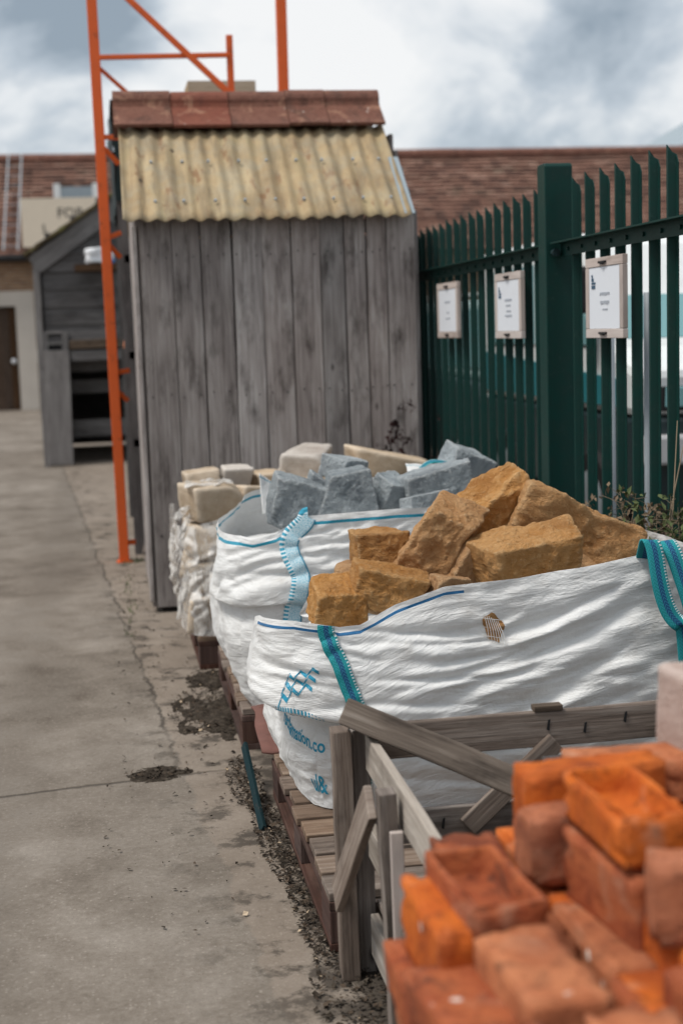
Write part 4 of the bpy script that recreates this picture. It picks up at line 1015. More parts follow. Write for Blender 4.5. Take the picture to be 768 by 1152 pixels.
def ribbon(pts, nrm, wid, thick=.004):
    """webbing along pts; nrm = face normals; uv across 0..1, along in metres"""
    bm = nb(); uv = bm.loops.layers.uv['UVMap']; L = 0; rows = []; NA = 6
    for i, (p, n) in enumerate(zip(pts, nrm)):
        d = (pts[min(i + 1, len(pts) - 1)] - pts[max(i - 1, 0)]).normalized(); c = n.cross(d).normalized()
        if i: L += (p - pts[i - 1]).length
        rows.append(([bm.verts.new(p + c * ((k / NA - .5) * wid) - n * (.004 * abs(k / NA - .5) ** 2)) for k in range(NA + 1)], L))
    for (a, la), (b_, lb) in zip(rows, rows[1:]):
        for k in range(NA):
            fc = bm.faces.new((a[k], a[k + 1], b_[k + 1], b_[k]))
            for l, q in zip(fc.loops, ((k / NA, la), ((k + 1) / NA, la), ((k + 1) / NA, lb), (k / NA, lb))): l[uv].uv = q
    return bm
def strap(bag, path, wid, off, mat, parent, n=70, name='strap'):
    pts, nn = [], []
    for i in range(n):
        q = i / (n - 1) * (len(path) - 1); k = min(int(q), len(path) - 2); t = q - k
        pm, p0, p1, pp = path[max(k - 1, 0)], path[k], path[k + 1], path[min(k + 2, len(path) - 1)]
        cr = [.5 * (2 * p0[c] + (p1[c] - pm[c]) * t + (2 * pm[c] - 5 * p0[c] + 4 * p1[c] - pp[c]) * t * t + (3 * p0[c] - pm[c] - 3 * p1[c] + pp[c]) * t ** 3) for c in (0, 1)]
        p, nr = bag.at(cr[0], cr[1], off); pts.append(p); nn.append(nr)
    sm_n = [sum((nn[max(0, min(n - 1, i + d))] for d in (-3, -2, -1, 0, 1, 2, 3)), Vector()).normalized() for i in range(n)]
    sp_ = [sum((pts[max(0, min(n - 1, i + d))] for d in (-1, 0, 1)), Vector()) / 3 for i in range(n)]
    o = obj(name, ribbon(sp_, sm_n, wid), M[mat], parent, smooth=True)
    m_ = o.modifiers.new('Solid', 'SOLIDIFY'); m_.thickness = .004; m_.offset = 0
    return o

rnd = random.Random(12)
# --- front bag (golden stones)
ff = []
for i in range(26):                                    # long tension folds sweeping up to the right-hand loop
    s1 = rnd.uniform(.70, 1.02); z1 = rnd.uniform(.26, .72); ln = rnd.uniform(.28, .62)
    ff.append((s1 - ln, z1 - ln * rnd.uniform(.02, .30) * (.4 + z1), s1, z1, rnd.uniform(.007, .018), rnd.uniform(.003, .0105)))
for i in range(13):                                    # shallower folds across the middle
    s0 = rnd.uniform(.2, .6); zc = rnd.uniform(.22, .70); ln = rnd.uniform(.25, .5)
    ff.append((s0 - ln / 2, zc + ln * rnd.uniform(-.02, .10), s0 + ln / 2, zc, rnd.uniform(.006, .014), rnd.uniform(.003, .008)))
for i in range(12):                                    # short folds at the left corner
    s0 = rnd.uniform(-.2, .15); zc = rnd.uniform(.46, .68); ln = rnd.uniform(.14, .3)
    ff.append((s0 - ln / 2, zc + ln * rnd.uniform(.0, .25), s0 + ln / 2, zc, rnd.uniform(.005, .011), rnd.uniform(.003, .007)))
ff += [(.42, .50, 1.0, .70, .022, .014), (.45, .40, 1.0, .60, .024, .014), (.5, .62, .95, .76, .016, .011), (.28, .58, .8, .63, .017, .009), (.4, .30, .98, .46, .020, .012), (.24, .655, .62, .70, .013, .009)]
bagF = Bag(1.035, 4.20, .63, .47, .155, [(0, .722), (.05, .712), (.10, .70), (.15, .703), (.24, .75), (.36, .795), (.55, .805), (.72, .825), (.88, .848), (1.1, .85), (1.6, .84), (2.0, .83), (2.5, .76), (2.85, .68), (3, .60), (3.4, .57), (3.66, .585), (3.77, .70), (3.85, .718), (4, .722)],
            n=5.2, folds=ff, lips=[(-.45, 1.0, [(-.9, .60), (-.4, .555), (-.15, .50), (0, .472), (.12, .445), (.3, .40), (.5, .36)], .032, .026)], seed=2.2, taper=.03, taper_side=.02, lipdown=3.4, inward=[(-1.0, .38, .15), (-.2, .28, -.05)], bulge=.016)
BF = thing('bulk_bag', 'white bulk bag with teal straps holding golden stones, on the front pallet', 'bulk bag', (.965, 4.2, .15), 'bulk bags of stone')
ob = obj('fabric', bagF.mesh(), M['bag_front'], BF, smooth=True)
strap(bagF, [(.068, .709), (.068, .69), (.080, .65), (.100, .60), (.120, .53), (.140, .47), (.150, .38), (.15, .26), (.15, .17)], .046, .006, 'strap_teal', BF)
# --- back bag (grey stones)
fb = []
for i in range(22):
    s0 = rnd.uniform(-.1, .55); zc = rnd.uniform(.56, .80); ln = rnd.uniform(.12, .34)
    fb.append((s0 - ln / 2, zc - ln * rnd.uniform(.0, .20), s0 + ln / 2, zc + ln * rnd.uniform(.0, .18), rnd.uniform(.006, .016), rnd.uniform(.004, .012)))
for i in range(14):
    s0 = rnd.uniform(.2, 1.0); zc = rnd.uniform(.3, .84); ln = rnd.uniform(.15, .4)
    fb.append((s0 - ln / 2, zc - ln * rnd.uniform(-.1, .1), s0 + ln / 2, zc + ln * rnd.uniform(.0, .1), rnd.uniform(.006, .016), rnd.uniform(.003, .008)))
fb += [(-.05, .60, .32, .68, .018, .016), (-.02, .645, .30, .735, .015, .013), (.0, .69, .25, .76, .012, .011), (.3, .70, .9, .72, .02, .010)]
bagB = Bag(.885, 5.40, .525, .50, .155, [(0, .79), (.06, .782), (.15, .80), (.27, .855), (.6, .865), (1, .86), (1.3, .87), (2, .88), (2.5, .88), (2.85, .86), (3.0, .83), (3.3, .80), (3.7, .79), (4, .79)],
            n=5.5, folds=fb, zb=[(0, .06), (.1, .02), (.9, .02), (1.1, .155), (3, .155), (3.6, .14), (4, .06)], lips=[(.05, .55, [(-.9, .57), (-.25, .56), (0, .548), (.3, .57), (.7, .60)], .024, .02)], seed=6.1, taper=.08, taper_side=.03, inward=[(-1.0, .4, .13)], bulge=.005)
BB = thing('bulk_bag', 'white bulk bag with pale blue strap holding grey stones, behind the golden ones', 'bulk bag', (.885, 5.4, .15), 'bulk bags of stone')
obj('fabric', bagB.mesh(), M['bag_back'], BB, smooth=True)
strap(bagB, [(.275, .872), (.273, .855), (.26, .83), (.218, .795), (.198, .755), (.212, .70), (.236, .65), (.228, .60), (.21, .54), (.20, .48), (.20, .38), (.20, .2)], .066, .006, 'strap_blue', BB)
for bg_, par, zf in ((bagF, BF, .54), (bagB, BB, .67)):
    bm = nb(); c0 = bg_.base.mean(0); vs = []
    ring_n = 90; prev = None
    rr = []
    for k, q in enumerate((1.0, .8, .55, .3, .08)):
        ring = []
        for i in range(ring_n):
            bpt = bg_.base[int(i * bg_.NS / ring_n)]; p = c0 + (bpt - c0) * (q * .965)
            ring.append(bm.verts.new((p[0], p[1], zf - .10 * (q > .9) + .05 * (1 - q) + .02 * noise.noise((p[0] * 9, p[1] * 9, 2)))))
        rr.append(ring)
    for A_, B_ in zip(rr, rr[1:]):
        for i in range(ring_n): bm.faces.new((A_[i], A_[(i + 1) % ring_n], B_[(i + 1) % ring_n], B_[i]))
    bm.faces.new(rr[-1])
    obj('liner', bm, M['bag_front'], par, smooth=True)
# loops at the corners
def loop(pts, wid, mat, parent, face, name='lifting_loop', n=60):
    P_ = [Vector(p) for p in pts]; out = []
    for i in range(n):
        q = i / (n - 1) * (len(P_) - 1); k = min(int(q), len(P_) - 2); t = q - k
        pm, p0, p1, pp = P_[max(k - 1, 0)], P_[k], P_[k + 1], P_[min(k + 2, len(P_) - 1)]
        out.append(.5 * (2 * p0 + (p1 - pm) * t + (2 * pm - 5 * p0 + 4 * p1 - pp) * t * t + (3 * p0 - pm - 3 * p1 + pp) * t ** 3))
    nn = []
    for i in range(n):
        d = (out[min(i + 1, n - 1)] - out[max(i - 1, 0)]).normalized(); F_ = face(i / (n - 1))
        c = (F_ - d * F_.dot(d)).normalized(); nn.append(d.cross(c))
    o = obj(name, ribbon(out, nn, wid), M[mat], parent, smooth=True)
    m_ = o.modifiers.new('Solid', 'SOLIDIFY'); m_.thickness = .005; m_.offset = 0
    return o
# right front corner of the front bag: strap stands up over the rim, folds and falls down the front
loop([(1.47, 3.80, .80), (1.455, 3.735, .862), (1.452, 3.705, .895), (1.460, 3.685, .875), (1.468, 3.672, .80), (1.480, 3.668, .74), (1.500, 3.665, .69), (1.530, 3.660, .662), (1.575, 3.668, .672)], .047, 'strap_teal', BF, lambda t: Vector((1, .05 - .2 * t, -.15)))
loop([(1.54, 3.86, .80), (1.53, 3.775, .86), (1.515, 3.735, .885), (1.520, 3.700, .860), (1.540, 3.684, .79), (1.560, 3.676, .72), (1.575, 3.672, .65), (1.582, 3.672, .58), (1.585, 3.674, .50)], .047, 'strap_teal', BF, lambda t: Vector((1, -.1, .12)))
loop([(1.535, 3.668, .66), (1.540, 3.668, .62), (1.545, 3.67, .57), (1.55, 3.672, .53)], .044, 'strap_teal', BF, lambda t: Vector((1, 0, 0)), 'strap', 20)
# small loop at the back right of the front bag, and the slack loops of the back bag
loop([(1.47, 4.62, .83), (1.45, 4.60, .875), (1.40, 4.58, .885), (1.50, 4.60, .88), (1.545, 4.62, .84)], .03, 'strap_teal', BF, lambda t: Vector((.1, .3, 1)))
loop([(1.19, 5.46, .86), (1.20, 5.50, .93), (1.26, 5.54, .965), (1.33, 5.55, .955), (1.39, 5.54, .93)], .04, 'strap_teal', BB, lambda t: Vector((.2, 1, .2)))
# spare cloth of the back bag folded over behind the grey stones
def sheet(name, c00, c10, c01, c11, amp, seed, mat, parent, N=30, lift=0):
    bm = nb(); uv = bm.loops.layers.uv['UVMap']; rows = []
    c = [Vector(x) for x in (c00, c10, c01, c11)]
    for j in range(N + 1):
        row = []
        for i in range(N + 1):
            u, v = i / N, j / N
            p = (c[0] * (1 - u) + c[1] * u) * (1 - v) + (c[2] * (1 - u) + c[3] * u) * v
            p = p + Vector((0, 0, lift * math.sin(math.pi * u) * v)) + Vector((.3, .6, 1)) * amp * noise.fractal((u * 3 + seed, v * 3, seed), 1, 2, 4)
            row.append(bm.verts.new(p))
        rows.append(row)
    for j in range(N):
        for i in range(N):
            fc = bm.faces.new((rows[j][i], rows[j][i + 1], rows[j + 1][i + 1], rows[j + 1][i]))
            for l, (a, b_) in zip(fc.loops, ((i, j), (i + 1, j), (i + 1, j + 1), (i, j + 1))): l[uv].uv = (a * .02, (N - b_) * .01)
    o = obj(name, bm, M[mat], parent, smooth=True); m_ = o.modifiers.new('Solid', 'SOLIDIFY'); m_.thickness = .003
    return o
sheet('folded_flap', (1.18, 5.55, .85), (1.62, 5.50, .80), (1.22, 5.85, .935), (1.62, 5.80, .865), .012, 3, 'bag_back', BB, lift=.02)
sheet('folded_flap', (.585, 5.62, .78), (.68, 5.66, .78), (.590, 5.72, .935), (.635, 5.78, .90), .006, 8, 'bag_back', BB)

# print and stitching on the front bag, laid on its cloth
def on_bag(bm, bag, s0, z0, skew=0.0, off=.0015, k4=None, parent=None, name='printed_lettering', mat='bag_blue', warp=0.0):
    k4 = bag.total / 4
    bmesh.ops.triangulate(bm, faces=bm.faces[:])
    for _ in range(2): bmesh.ops.subdivide_edges(bm, edges=[e for e in bm.edges if e.calc_length() > .012], cuts=1)
    for v in bm.verts:
        x, y = v.co.x, v.co.y
        p, n = bag.at(s0 + x / k4, z0 + y + skew * x + warp * math.sin(x * 38), off + max(v.co.z, 0)); v.co = p
    return obj(name, bm, M[mat], parent)
bm = text_bm('reclamation.co', .054, .0, .0011); on_bag(bm, bagF, -.285, .375, -.14, parent=BF, warp=.003)
bm = text_bm('ul&', .080, .0, .0012); on_bag(bm, bagF, -.075, .205, -.05, parent=BF)
bm = bmesh.new()                                       # three stepped zig-zag strokes
for r0 in range(3):
    pts_ = [Vector((r0 * .008 + k * .0135, r0 * .023 + k * .0055 + (.0085 if k % 2 else -.0085))) for k in range(7)]
    for a, b_ in zip(pts_, pts_[1:]):
        w_ = .0052 if b_.y < a.y else .0030
        bm.faces.new([bm.verts.new(p + (0,)) for p in ((a.x, a.y - w_), (b_.x, b_.y - w_), (b_.x, b_.y + w_), (a.x, a.y + w_))])
on_bag(bm, bagF, -.045, .508, .05, parent=BF, name='printed_emblem', warp=.003)
bm = bmesh.new()
for k in range(17):                                    # row of printed ticks along the fold
    x = k * .0072; y = -.0010 * k + .010 * math.sin(k * .18)
    bm.faces.new([bm.verts.new(p + (0,)) for p in ((x + .002, y - .004), (x + .0055, y - .004), (x + .0038, y + .030), (x, y + .032))])
on_bag(bm, bagF, -.060, .472, -.10, parent=BF, name='printed_emblem')
# the torn, stitched hole
bm = bmesh.new(); ring = [bm.verts.new((math.cos(t) * .026 * (1 + .2 * math.sin(3 * t)), math.sin(t) * .040 * (1 + .1 * math.sin(5 * t)) - math.cos(t) * .012, 0)) for t in [k * math.pi / 9 for k in range(18)]]
bm.faces.new(ring); on_bag(bm, bagF, .48, .672, off=.0025, parent=BF, name='torn_hole', mat='stone_yellow')
bm = nb(); k4 = bagF.total / 4
for k in range(7):
    a, _ = bagF.at(.48 + (-.024 + k * .006) / k4, .672 + .042 - k * .004, .004); c, _ = bagF.at(.48 + (-.012 + k * .007) / k4, .672 - .040 - k * .002, .004)
    tube(bm, [a, (a + c) / 2 + Vector((.002, -.004, 0)), c], .0009, 5)
for k in range(3):
    a, _ = bagF.at(.48 - .026 / k4, .672 + .03 - k * .025, .004); c, _ = bagF.at(.48 + .026 / k4, .672 + .016 - k * .025, .004); tube(bm, [a, c], .0009, 5)
obj('stitching', bm, M['thread'], BF)

# ------------------------------------------------------------------ stones in the bags
GY, GG = 'golden stones in the front bag', 'grey stones in the back bag'
Y_ = [  # centre, dims, rot, seed, label
 ((.620, 4.02, .712), (.155, .16, .120), (4, 6, 12), 1, 'small golden stone tucked at the left rim of the front bag'),
 ((.775, 4.02, .748), (.215, .17, .130), (6, 12, -8), 2, 'golden stone lying above the left rim under a smaller square one'),
 ((.785, 4.24, .838), (.155, .17, .105), (4, 3, 8), 3, 'small square golden stone topmost at the left end of the heap'),
 ((.940, 4.12, .848), (.165, .19, .275), (8, 36, -12), 4, 'golden block standing tilted with its top leaning right, left of the middle'),
 ((1.155, 4.32, .868), (.215, .22, .36), (6, 50, 6), 5, 'tallest golden block leaning right at the middle of the heap'),
 ((1.180, 3.97, .822), (.29, .17, .150), (8, -7, 4), 6, 'long golden block lying level across the front of the heap'),
 ((1.405, 4.24, .845), (.42, .24, .20), (4, 27, -4), 7, 'large golden slab sloping down towards the right of the heap'),
 ((.935, 3.94, .745), (.12, .10, .08), (4, 6, 22), 8, 'little golden chip low at the rim below the tilted block'),
 ((1.02, 4.10, .78), (.18, .16, .17), (20, 20, 30), 9, 'golden lump wedged between the tilted block and the level one'),
]
for c, dm_, rt, sd_, lb in Y_: stone('golden_stone', c, dm_, rt, 'stone_yellow', sd_, lb, GY, .15, res=36, p=34)
stone('golden_stone', (1.24, 4.18, .74), (.40, .30, .16), (4, 4, 14), 'stone_yellow', 10, 'broad golden stone underneath the level block and the sloping slab', GY, .085)
stone('golden_stone', (.84, 4.28, .72), (.30, .28, .14), (4, 4, 40), 'stone_yellow', 11, 'broad golden stone underneath the small square one', GY, .085)
G_ = [
 ((.665, 5.26, .868), (.190, .19, .185), (8, 17, 10), 21, 'grey stone standing tilted at the left rim of the back bag'),
 ((.870, 5.26, .895), (.195, .20, .160), (3, -4, -6), 22, 'squarest dark faced grey stone beside the left tilted one'),
 ((.905, 5.46, .960), (.14, .15, .09), (4, 6, 24), 23, 'grey stone lying on top behind the squarest one'),
 ((1.225, 5.34, .885), (.30, .18, .15), (6, -12, -10), 24, 'long grey stone lying at the middle of the back bag'),
 ((1.395, 5.60, .905), (.175, .17, .20), (8, 26, 16), 25, 'grey stone propped upright at the right behind the long one'),
 ((1.045, 5.36, .870), (.11, .13, .12), (14, 12, 26), 26, 'dark grey chunk between the squarest stone and the long one'),
 ((1.135, 5.12, .855), (.17, .10, .065), (2, -5, 6), 27, 'small flat grey stone at the rim before the long one'),
 ((.765, 5.36, .875), (.06, .12, .17), (4, 6, 4), 28, 'narrow dark grey stone in the gap beside the left tilted one'),
 ((.9, 5.55, .80), (.5, .3, .16), (2, 2, 6), 29, 'broad grey stone buried at the back of the heap'),
]
for c, dm_, rt, sd_, lb in G_: stone('grey_stone', c, dm_, rt, 'stone_grey', sd_, lb, GG, .095, cuts=5, res=34, p=36)

# ------------------------------------------------------------------ wrapped pallet of cream stones
GC = 'cream stones on the wrapped pallet'
C_ = [
 ((.435, 6.50, .735), (.235, .28, .165), (0, 3, 14), 31, 'stone_cream', 'large cream block with plastic over it at the front corner of the wrapped stack'),
 ((.425, 6.92, .800), (.17, .22, .10), (0, 0, 4), 32, 'stone_cream', 'small sandy block at the back left corner of the wrapped stack'),
 ((.595, 6.92, .800), (.135, .2, .115), (0, 0, -3), 33, 'stone_pale', 'pale grey block beside the small sandy corner block'),
 ((.625, 6.58, .745), (.18, .22, .10), (0, 2, 24), 34, 'stone_cream', 'sandy block half hidden behind the rim of the grey stone bag'),
 ((.745, 6.95, .775), (.14, .2, .10), (0, 0, 8), 35, 'stone_cream', 'sandy block next to the pale grey one at the back of the stack'),
 ((.955, 6.95, .845), (.20, .22, .16), (3, 6, -20), 36, 'stone_pale', 'pale two toned block behind the left grey stone'),
 ((1.365, 6.95, .815), (.40, .24, .135), (2, 14, 6), 37, 'stone_cream', 'long cream slab sloping right at the back of the stack'),
 ((1.05, 6.75, .72), (.5, .5, .12), (2, 2, 6), 38, 'stone_cream', 'broad cream slab under the pale block'),
]
for c, dm_, rt, sd_, mt, lb in C_: stone('building_stone', c, dm_, rt, mt, sd_, lb, GC, .05, cuts=3, p=30, res=14)
k = 50
for z in (.245, .405, .565):
    for x in (.44, .69, .94, 1.2):
        for y in (6.5, 6.95):
            if z == .565 or x < .6 or y < 6.6:
                k += 1
                where = ('lowest', 'second', 'third')[int((z - .2) / .16)]
                stone('building_stone', (x, y, z), (.235, .34, .155), (0, 0, random.uniform(-6, 6)), 'stone_cream', k, 'cream block in the stack inside the plastic wrapping', 'cream blocks inside the plastic wrapping', .04, cuts=2, p=34, res=9)
WR = thing('plastic_wrapping', 'torn clear plastic film wrapped round the stack of cream stones', 'plastic wrap', (.85, 6.72, .15))
wrap = Bag(.86, 6.73, .60, .49, .155, [(0, .655), (.2, .70), (.5, .64), (1, .68), (2, .7), (3, .66), (3.4, .70), (3.75, .645), (4, .655)], n=6, NS=320, NV=70, taper=.03, bulge=-.01, seed=9.9, amp=.8, crumple=.35, pull=.5,
           folds=[(rnd.uniform(-.9, .9), rnd.uniform(.5, .7), rnd.uniform(-.9, .9), rnd.uniform(.2, .4), rnd.uniform(.008, .02), rnd.uniform(.006, .016)) for _ in range(40)])
obj('film', wrap.mesh(), M['wrap'], WR, smooth=True)
sheet('film_top', (.315, 6.34, .826), (.54, 6.40, .832), (.33, 6.6, .828), (.55, 6.66, .822), .015, 4, 'wrap', WR, 16)
for i, (y, z, l) in enumerate(((6.34, .70, .10), (6.36, .52, .22), (6.40, .48, .26), (6.45, .73, .06))):
    sheet('film_tail', (.318, y, z), (.345, y - .02, z), (.275 - .01 * i, y + .02, z - l), (.30, y, z - l), .02, i + 2, 'wrap', WR, 10)

# ------------------------------------------------------------------ grey timber crate
random.seed(21)
CR = thing('timber_crate', 'open topped crate of grey weathered timber posts and rails before the golden stone bag', 'crate', (.97, 2.65, 0))
cw = M['crate_wood']
def cb(name, p0, p1, wd, t, n, seg=5, j=.0012): return obj(name, one_board(p0, p1, wd, t, n, seg=seg, jit=j), cw, CR, bevel=.003)
cb('post', (.487, 3.125, 0), (.482, 3.125, .597), .042, .055, (0, 1, 0)); cb('post', (.532, 3.150, 0), (.532, 3.150, .585), .042, .03, (0, 1, 0))
cb('post', (.520, 2.70, 0), (.505, 2.70, .585), .036, .045, (0, 1, 0))
cb('post', (.52, 2.22, 0), (.52, 2.22, .585), .042, .055, (0, 1, 0))
cb('post', (1.42, 3.125, 0), (1.42, 3.125, .59), .042, .055, (0, 1, 0)); cb('post', (1.42, 2.22, 0), (1.42, 2.22, .59), .042, .055, (0, 1, 0))
for z, wd in ((.545, .085), (.335, .08), (.11, .10)):
    obj('rail', one_board((.545, 3.10, z), (.545, 2.20, z - .006), wd, .02, (1, 0, 0), seg=5, jit=.0012), M['crate_toplit'], CR, bevel=.003)
    cb('rail', (1.388, 3.10, z), (1.388, 2.20, z), wd, .02, (1, 0, 0))
    cb('rail', (.555, 3.165, z + .002), (1.46, 3.165, z + .004), wd, .022, (0, 1, 0))
    cb('rail', (.50, 2.18, z), (1.44, 2.18, z), wd, .022, (0, 1, 0))
cb('brace', (.478, 2.73, .555), (.455, 3.07, .22), .075, .018, (1, 0, 0))
cb('brace', (.525, 2.66, .30), (.525, 2.24, .55), .06, .016, (1, 0, 0)); cb('brace', (1.0, 3.145, .52), (.78, 3.145, .33), .05, .016, (0, 1, 0))
obj('pale_slat', one_board((.517, 2.655, .28), (.515, 2.655, .515), .026, .014, (0, 1, 0)), M['pale_wood'], CR, bevel=.002)
for i in range(9): cb('base_board', (.56, 2.26 + i * .105, .165), (1.40, 2.26 + i * .105, .165), .09, .018, (0, 0, 1), 3)
bm = nb(); random.seed(3)
for (x, z) in ((.98, .548), (1.07, .535), (1.17, .553), (.72, .33), (.80, .34)):
    bm = nb(); prism(bm, [(x, z), (x + .006, z - .004), (x + .009, z + .024), (x + .004, z + .022)], 'Y', 3.1515, 3.1535)
    obj('nail_split', bm, M['black'], CR)
tag(obj('timber_offcut', one_board((.95, 3.165, .5985), (1.02, 3.165, .5985), .03, .014, (0, 0, 1)), M['beam_wood'], origin=(.98, 3.165, .59), bevel=.002), 'short wood offcut resting on the back rail of the crate', 'offcut')
tag(obj('timber_beam', one_board((.500, 3.105, .637), (1.37, 2.51, .318), 0.096, .062, (.25, .35, 1), seg=8, jit=.0016), M['beam_wood'], origin=(.65, 2.65, .61), bevel=.005), 'thick weathered timber sloping from the corner post down into the crate', 'beam')
tag(obj('slatted_panel', (lambda b_: ([board(b_, (.98 + i * .07, 2.98, .19), (.98 + i * .07, 3.10, .50), .055, .016, (0, -1, .35)) for i in range(6)], b_)[1])(nb()), M['dark_wood'], origin=(1.15, 3.05, .17)), 'dark slatted panel leaning inside the crate under the back rail', 'panel')

# ------------------------------------------------------------------ brick stack on pallets at the front
random.seed(31)
PX = thing('stacked_pallet', 'worn pallet at the bottom of the pile under the bricks', 'pallet', (.84, 1.62, 0), 'pallets under the bricks')
for i in range(8): obj('deck_board', one_board((.36, 1.10 + i * .14, .139), (1.34, 1.10 + i * .14, .139), .115, .022, (0, 0, 1), seg=3, jit=.001), M['deck_wood'], PX, bevel=.003)
for x in (.42, .85, 1.28):
    obj('runner', one_board((x, 1.04, .011), (x, 2.14, .011), .1, .022, (0, 0, 1)), M['beam_wood'], PX)
    obj('stringer', one_board((x, 1.04, .117), (x, 2.14, .117), .1, .0215, (0, 0, 1)), M['beam_wood'], PX)
    for y in (1.11, 1.59, 2.07): obj('block', one_board((x, y - .07, .064), (x, y + .07, .064), .098, .083, (0, 0, 1)), M['beam_wood'], PX)
dup_tree(PX, (.84, 1.62, .1505), 'worn pallet at the top of the pile directly under the bricks', 'pallets under the bricks')
def brick_mesh(frog, seed, L=.215, W=.1025, H=.067):
    rnd = random.Random(seed); bm = bmesh.new()
    bmesh.ops.create_cube(bm, size=1)
    bmesh.ops.scale(bm, verts=bm.verts, vec=(L, W, H)); bmesh.ops.translate(bm, verts=bm.verts, vec=(0, 0, H / 2))
    if frog:
        bm.normal_update()
        top = max(bm.faces, key=lambda f_: f_.calc_center_median().z)
        bmesh.ops.inset_individual(bm, faces=[top], thickness=.014, depth=0)
        bm.normal_update()
        inn = bmesh.ops.inset_individual(bm, faces=[top], thickness=.010, depth=-.040)
        bm.normal_update()
    bmesh.ops.bevel(bm, geom=[e for e in bm.edges], offset=.0024, segments=2, affect='EDGES')
    bmesh.ops.subdivide_edges(bm, edges=[e for e in bm.edges if e.calc_length() > .03], cuts=7, use_grid_fill=True)
    for v in bm.verts:
        q = v.co * 22 + Vector((seed * 2.3, seed, 0))
        v.co += Vector((noise.noise(q), noise.noise(q + Vector((9, 0, 0))), noise.noise(q + Vector((0, 9, 0))))) * .0020
        v.co += Vector((noise.noise(q * 3.1), noise.noise(q * 3.1 + Vector((9, 0, 0))), noise.noise(q * 3.1 + Vector((0, 9, 0))))) * .0014
    hf = (L / 2, W / 2, H / 2)
    for v in bm.verts:                                  # chipped arrises and corners
        c = v.co - Vector((0, 0, H / 2)); near = [i for i in range(3) if abs(c[i]) > hf[i] - .006]
        if len(near) >= 2:
            q = noise.noise(v.co * 38 + Vector((seed * 4.1, 3, seed)))
            if q > .12:
                for i in near: v.co[i] -= math.copysign(min(.007, (q - .12) * .022), c[i])
    bm.loops.layers.uv.new('UVMap')
    me = bpy.data.meshes.new('brick'); bm.to_mesh(me); bm.free()
    me.polygons.foreach_set('use_smooth', [True] * len(me.polygons))
    return me
BM = {(fg, k): brick_mesh(fg, k + (10 if fg else 0)) for fg in (True, False) for k in range(3)}
BMm = {}
def brick(c, rot, mat, label, frog=False, k=0, group='old bricks in the stack'):
    key = (frog, k % 3, mat)
    if key not in BMm:
        me = BM[key[:2]].copy(); me.materials.append(M[mat]); BMm[key] = me
    o = bpy.data.objects.new('brick', BMm[key]); COL.objects.link(o)
    o.location = c; o.rotation_euler = [R(x) for x in rot]
    return tag(o, label, 'brick', group)
# orientation: rot z 90 = long side along the lane; rot x 90 = standing on its long edge
TOPZ = .3005
random.seed(44)
lows = ['brick_red', 'brick_pink', 'brick_orange', 'brick_red', 'brick_red']
for c_ in range(6):                                     # plain courses on the pallets, the outer ring only where the heart cannot be seen
    z = TOPZ + c_ * .0672
    for ix in range(6):
        for iy in range(4):
            if 0 < ix < 5 and 0 < iy < 3 and c_ < 4: continue
            if iy == 3 and ix == 0: continue
            if c_ == 5 and ((ix == 0 and iy in (1, 2)) or (ix == 1 and iy in (0, 1))): continue
            x = .402 + ix * .112 + random.uniform(-.007, .007); y = 1.35 + iy * .222 + random.uniform(-.006, .006)
            brick((x, y, z), (0, 0, 90 + random.uniform(-3, 3)), random.choice(lows), 'worn brick in the level courses under the loose ones', False, ix + iy, 'bricks in the lower courses of the stack')
Z6 = TOPZ + 6 * .0672 + .001                             # .705, where the loose bricks start
def B(x, y, z, rot, mat, label, frog=False, k=0): brick((x, y, z), rot, mat, label, frog, k)
def edge(x, y, z, yaw, mat, label, k=0, frog=False):       # a brick standing on its long edge; z is its underside
    brick((x + .0335 * math.sin(R(yaw)), y - .0335 * math.cos(R(yaw)), z + .0513), (-90, 0, yaw), mat, label, frog, k)
B(.462, 1.775, Z6, (0, 0, 94), 'brick_red', 'dull red brick with a hollow top at the left of the stack', True, 0)
edge(.405, 1.775, Z6 - .0682, 92, 'brick_orange', 'orange brick on its edge at the far left beside the hollow red one', 1)
B(.385, 1.575, Z6 - .066, (0, 6, 91), 'brick_red', 'red brick at the left edge low before the orange edge one', False, 2)
B(.470, 1.550, Z6 - .022, (0, 1.5, 92), 'brick_pink', 'flat topped pinkish brick with white specks just before the hollow red one', False, 0)
B(.525, 1.325, Z6 - .030, (0, 0, 84), 'brick_pink', 'pinkish brick cut off by the bottom edge of the photo', False, 1)
B(.395, 1.345, Z6 - .040, (0, 0, 95), 'brick_red', 'dark red brick at the lower left corner of the stack', False, 1)
edge(.600, 1.70, Z6 - .10, 91, 'brick_pink', 'pale pink edge of a brick sunk low in the middle gap', 0)
edge(.598, 1.475, Z6 - .105, 89, 'brick_red', 'rough red edge of a brick sunk low in front of the middle gap', 2)
edge(.640, 1.745, Z6 - .006, 97, 'brick_red', 'red brick on its edge under the left side of the bright orange hollow one', 1)
B(.715, 1.73, Z6 + .028, (0, 0, 90), 'brick_red', 'red brick lying under the bright orange hollow one', False, 2)
B(.655, 1.755, Z6 + .107, (0, 0, 92), 'brick_orange', 'bright orange brick with a hollow top, highest of the loose bricks', True, 1)
edge(.668, 1.945, Z6 + .052, 3, 'brick_orange', 'bright orange brick on edge lying crosswise behind the hollow orange one', 0)
edge(.655, 1.885, Z6 + .010, 4, 'brick_grey', 'greyish brick half hidden under the orange ones', 2)
B(.67, 1.93, Z6, (0, 0, 3), 'brick_red', 'flat red brick underneath the crosswise orange one', False, 1)
edge(.668, 1.60, Z6 - .048, 94, 'brick_orange', 'orange brick end with a worn round top in the middle of the heap', 2)
B(.650, 1.40, Z6 - .02, (0, 0, 86), 'brick_red', 'deep red brick at the right below the big greyish one', False, 0)
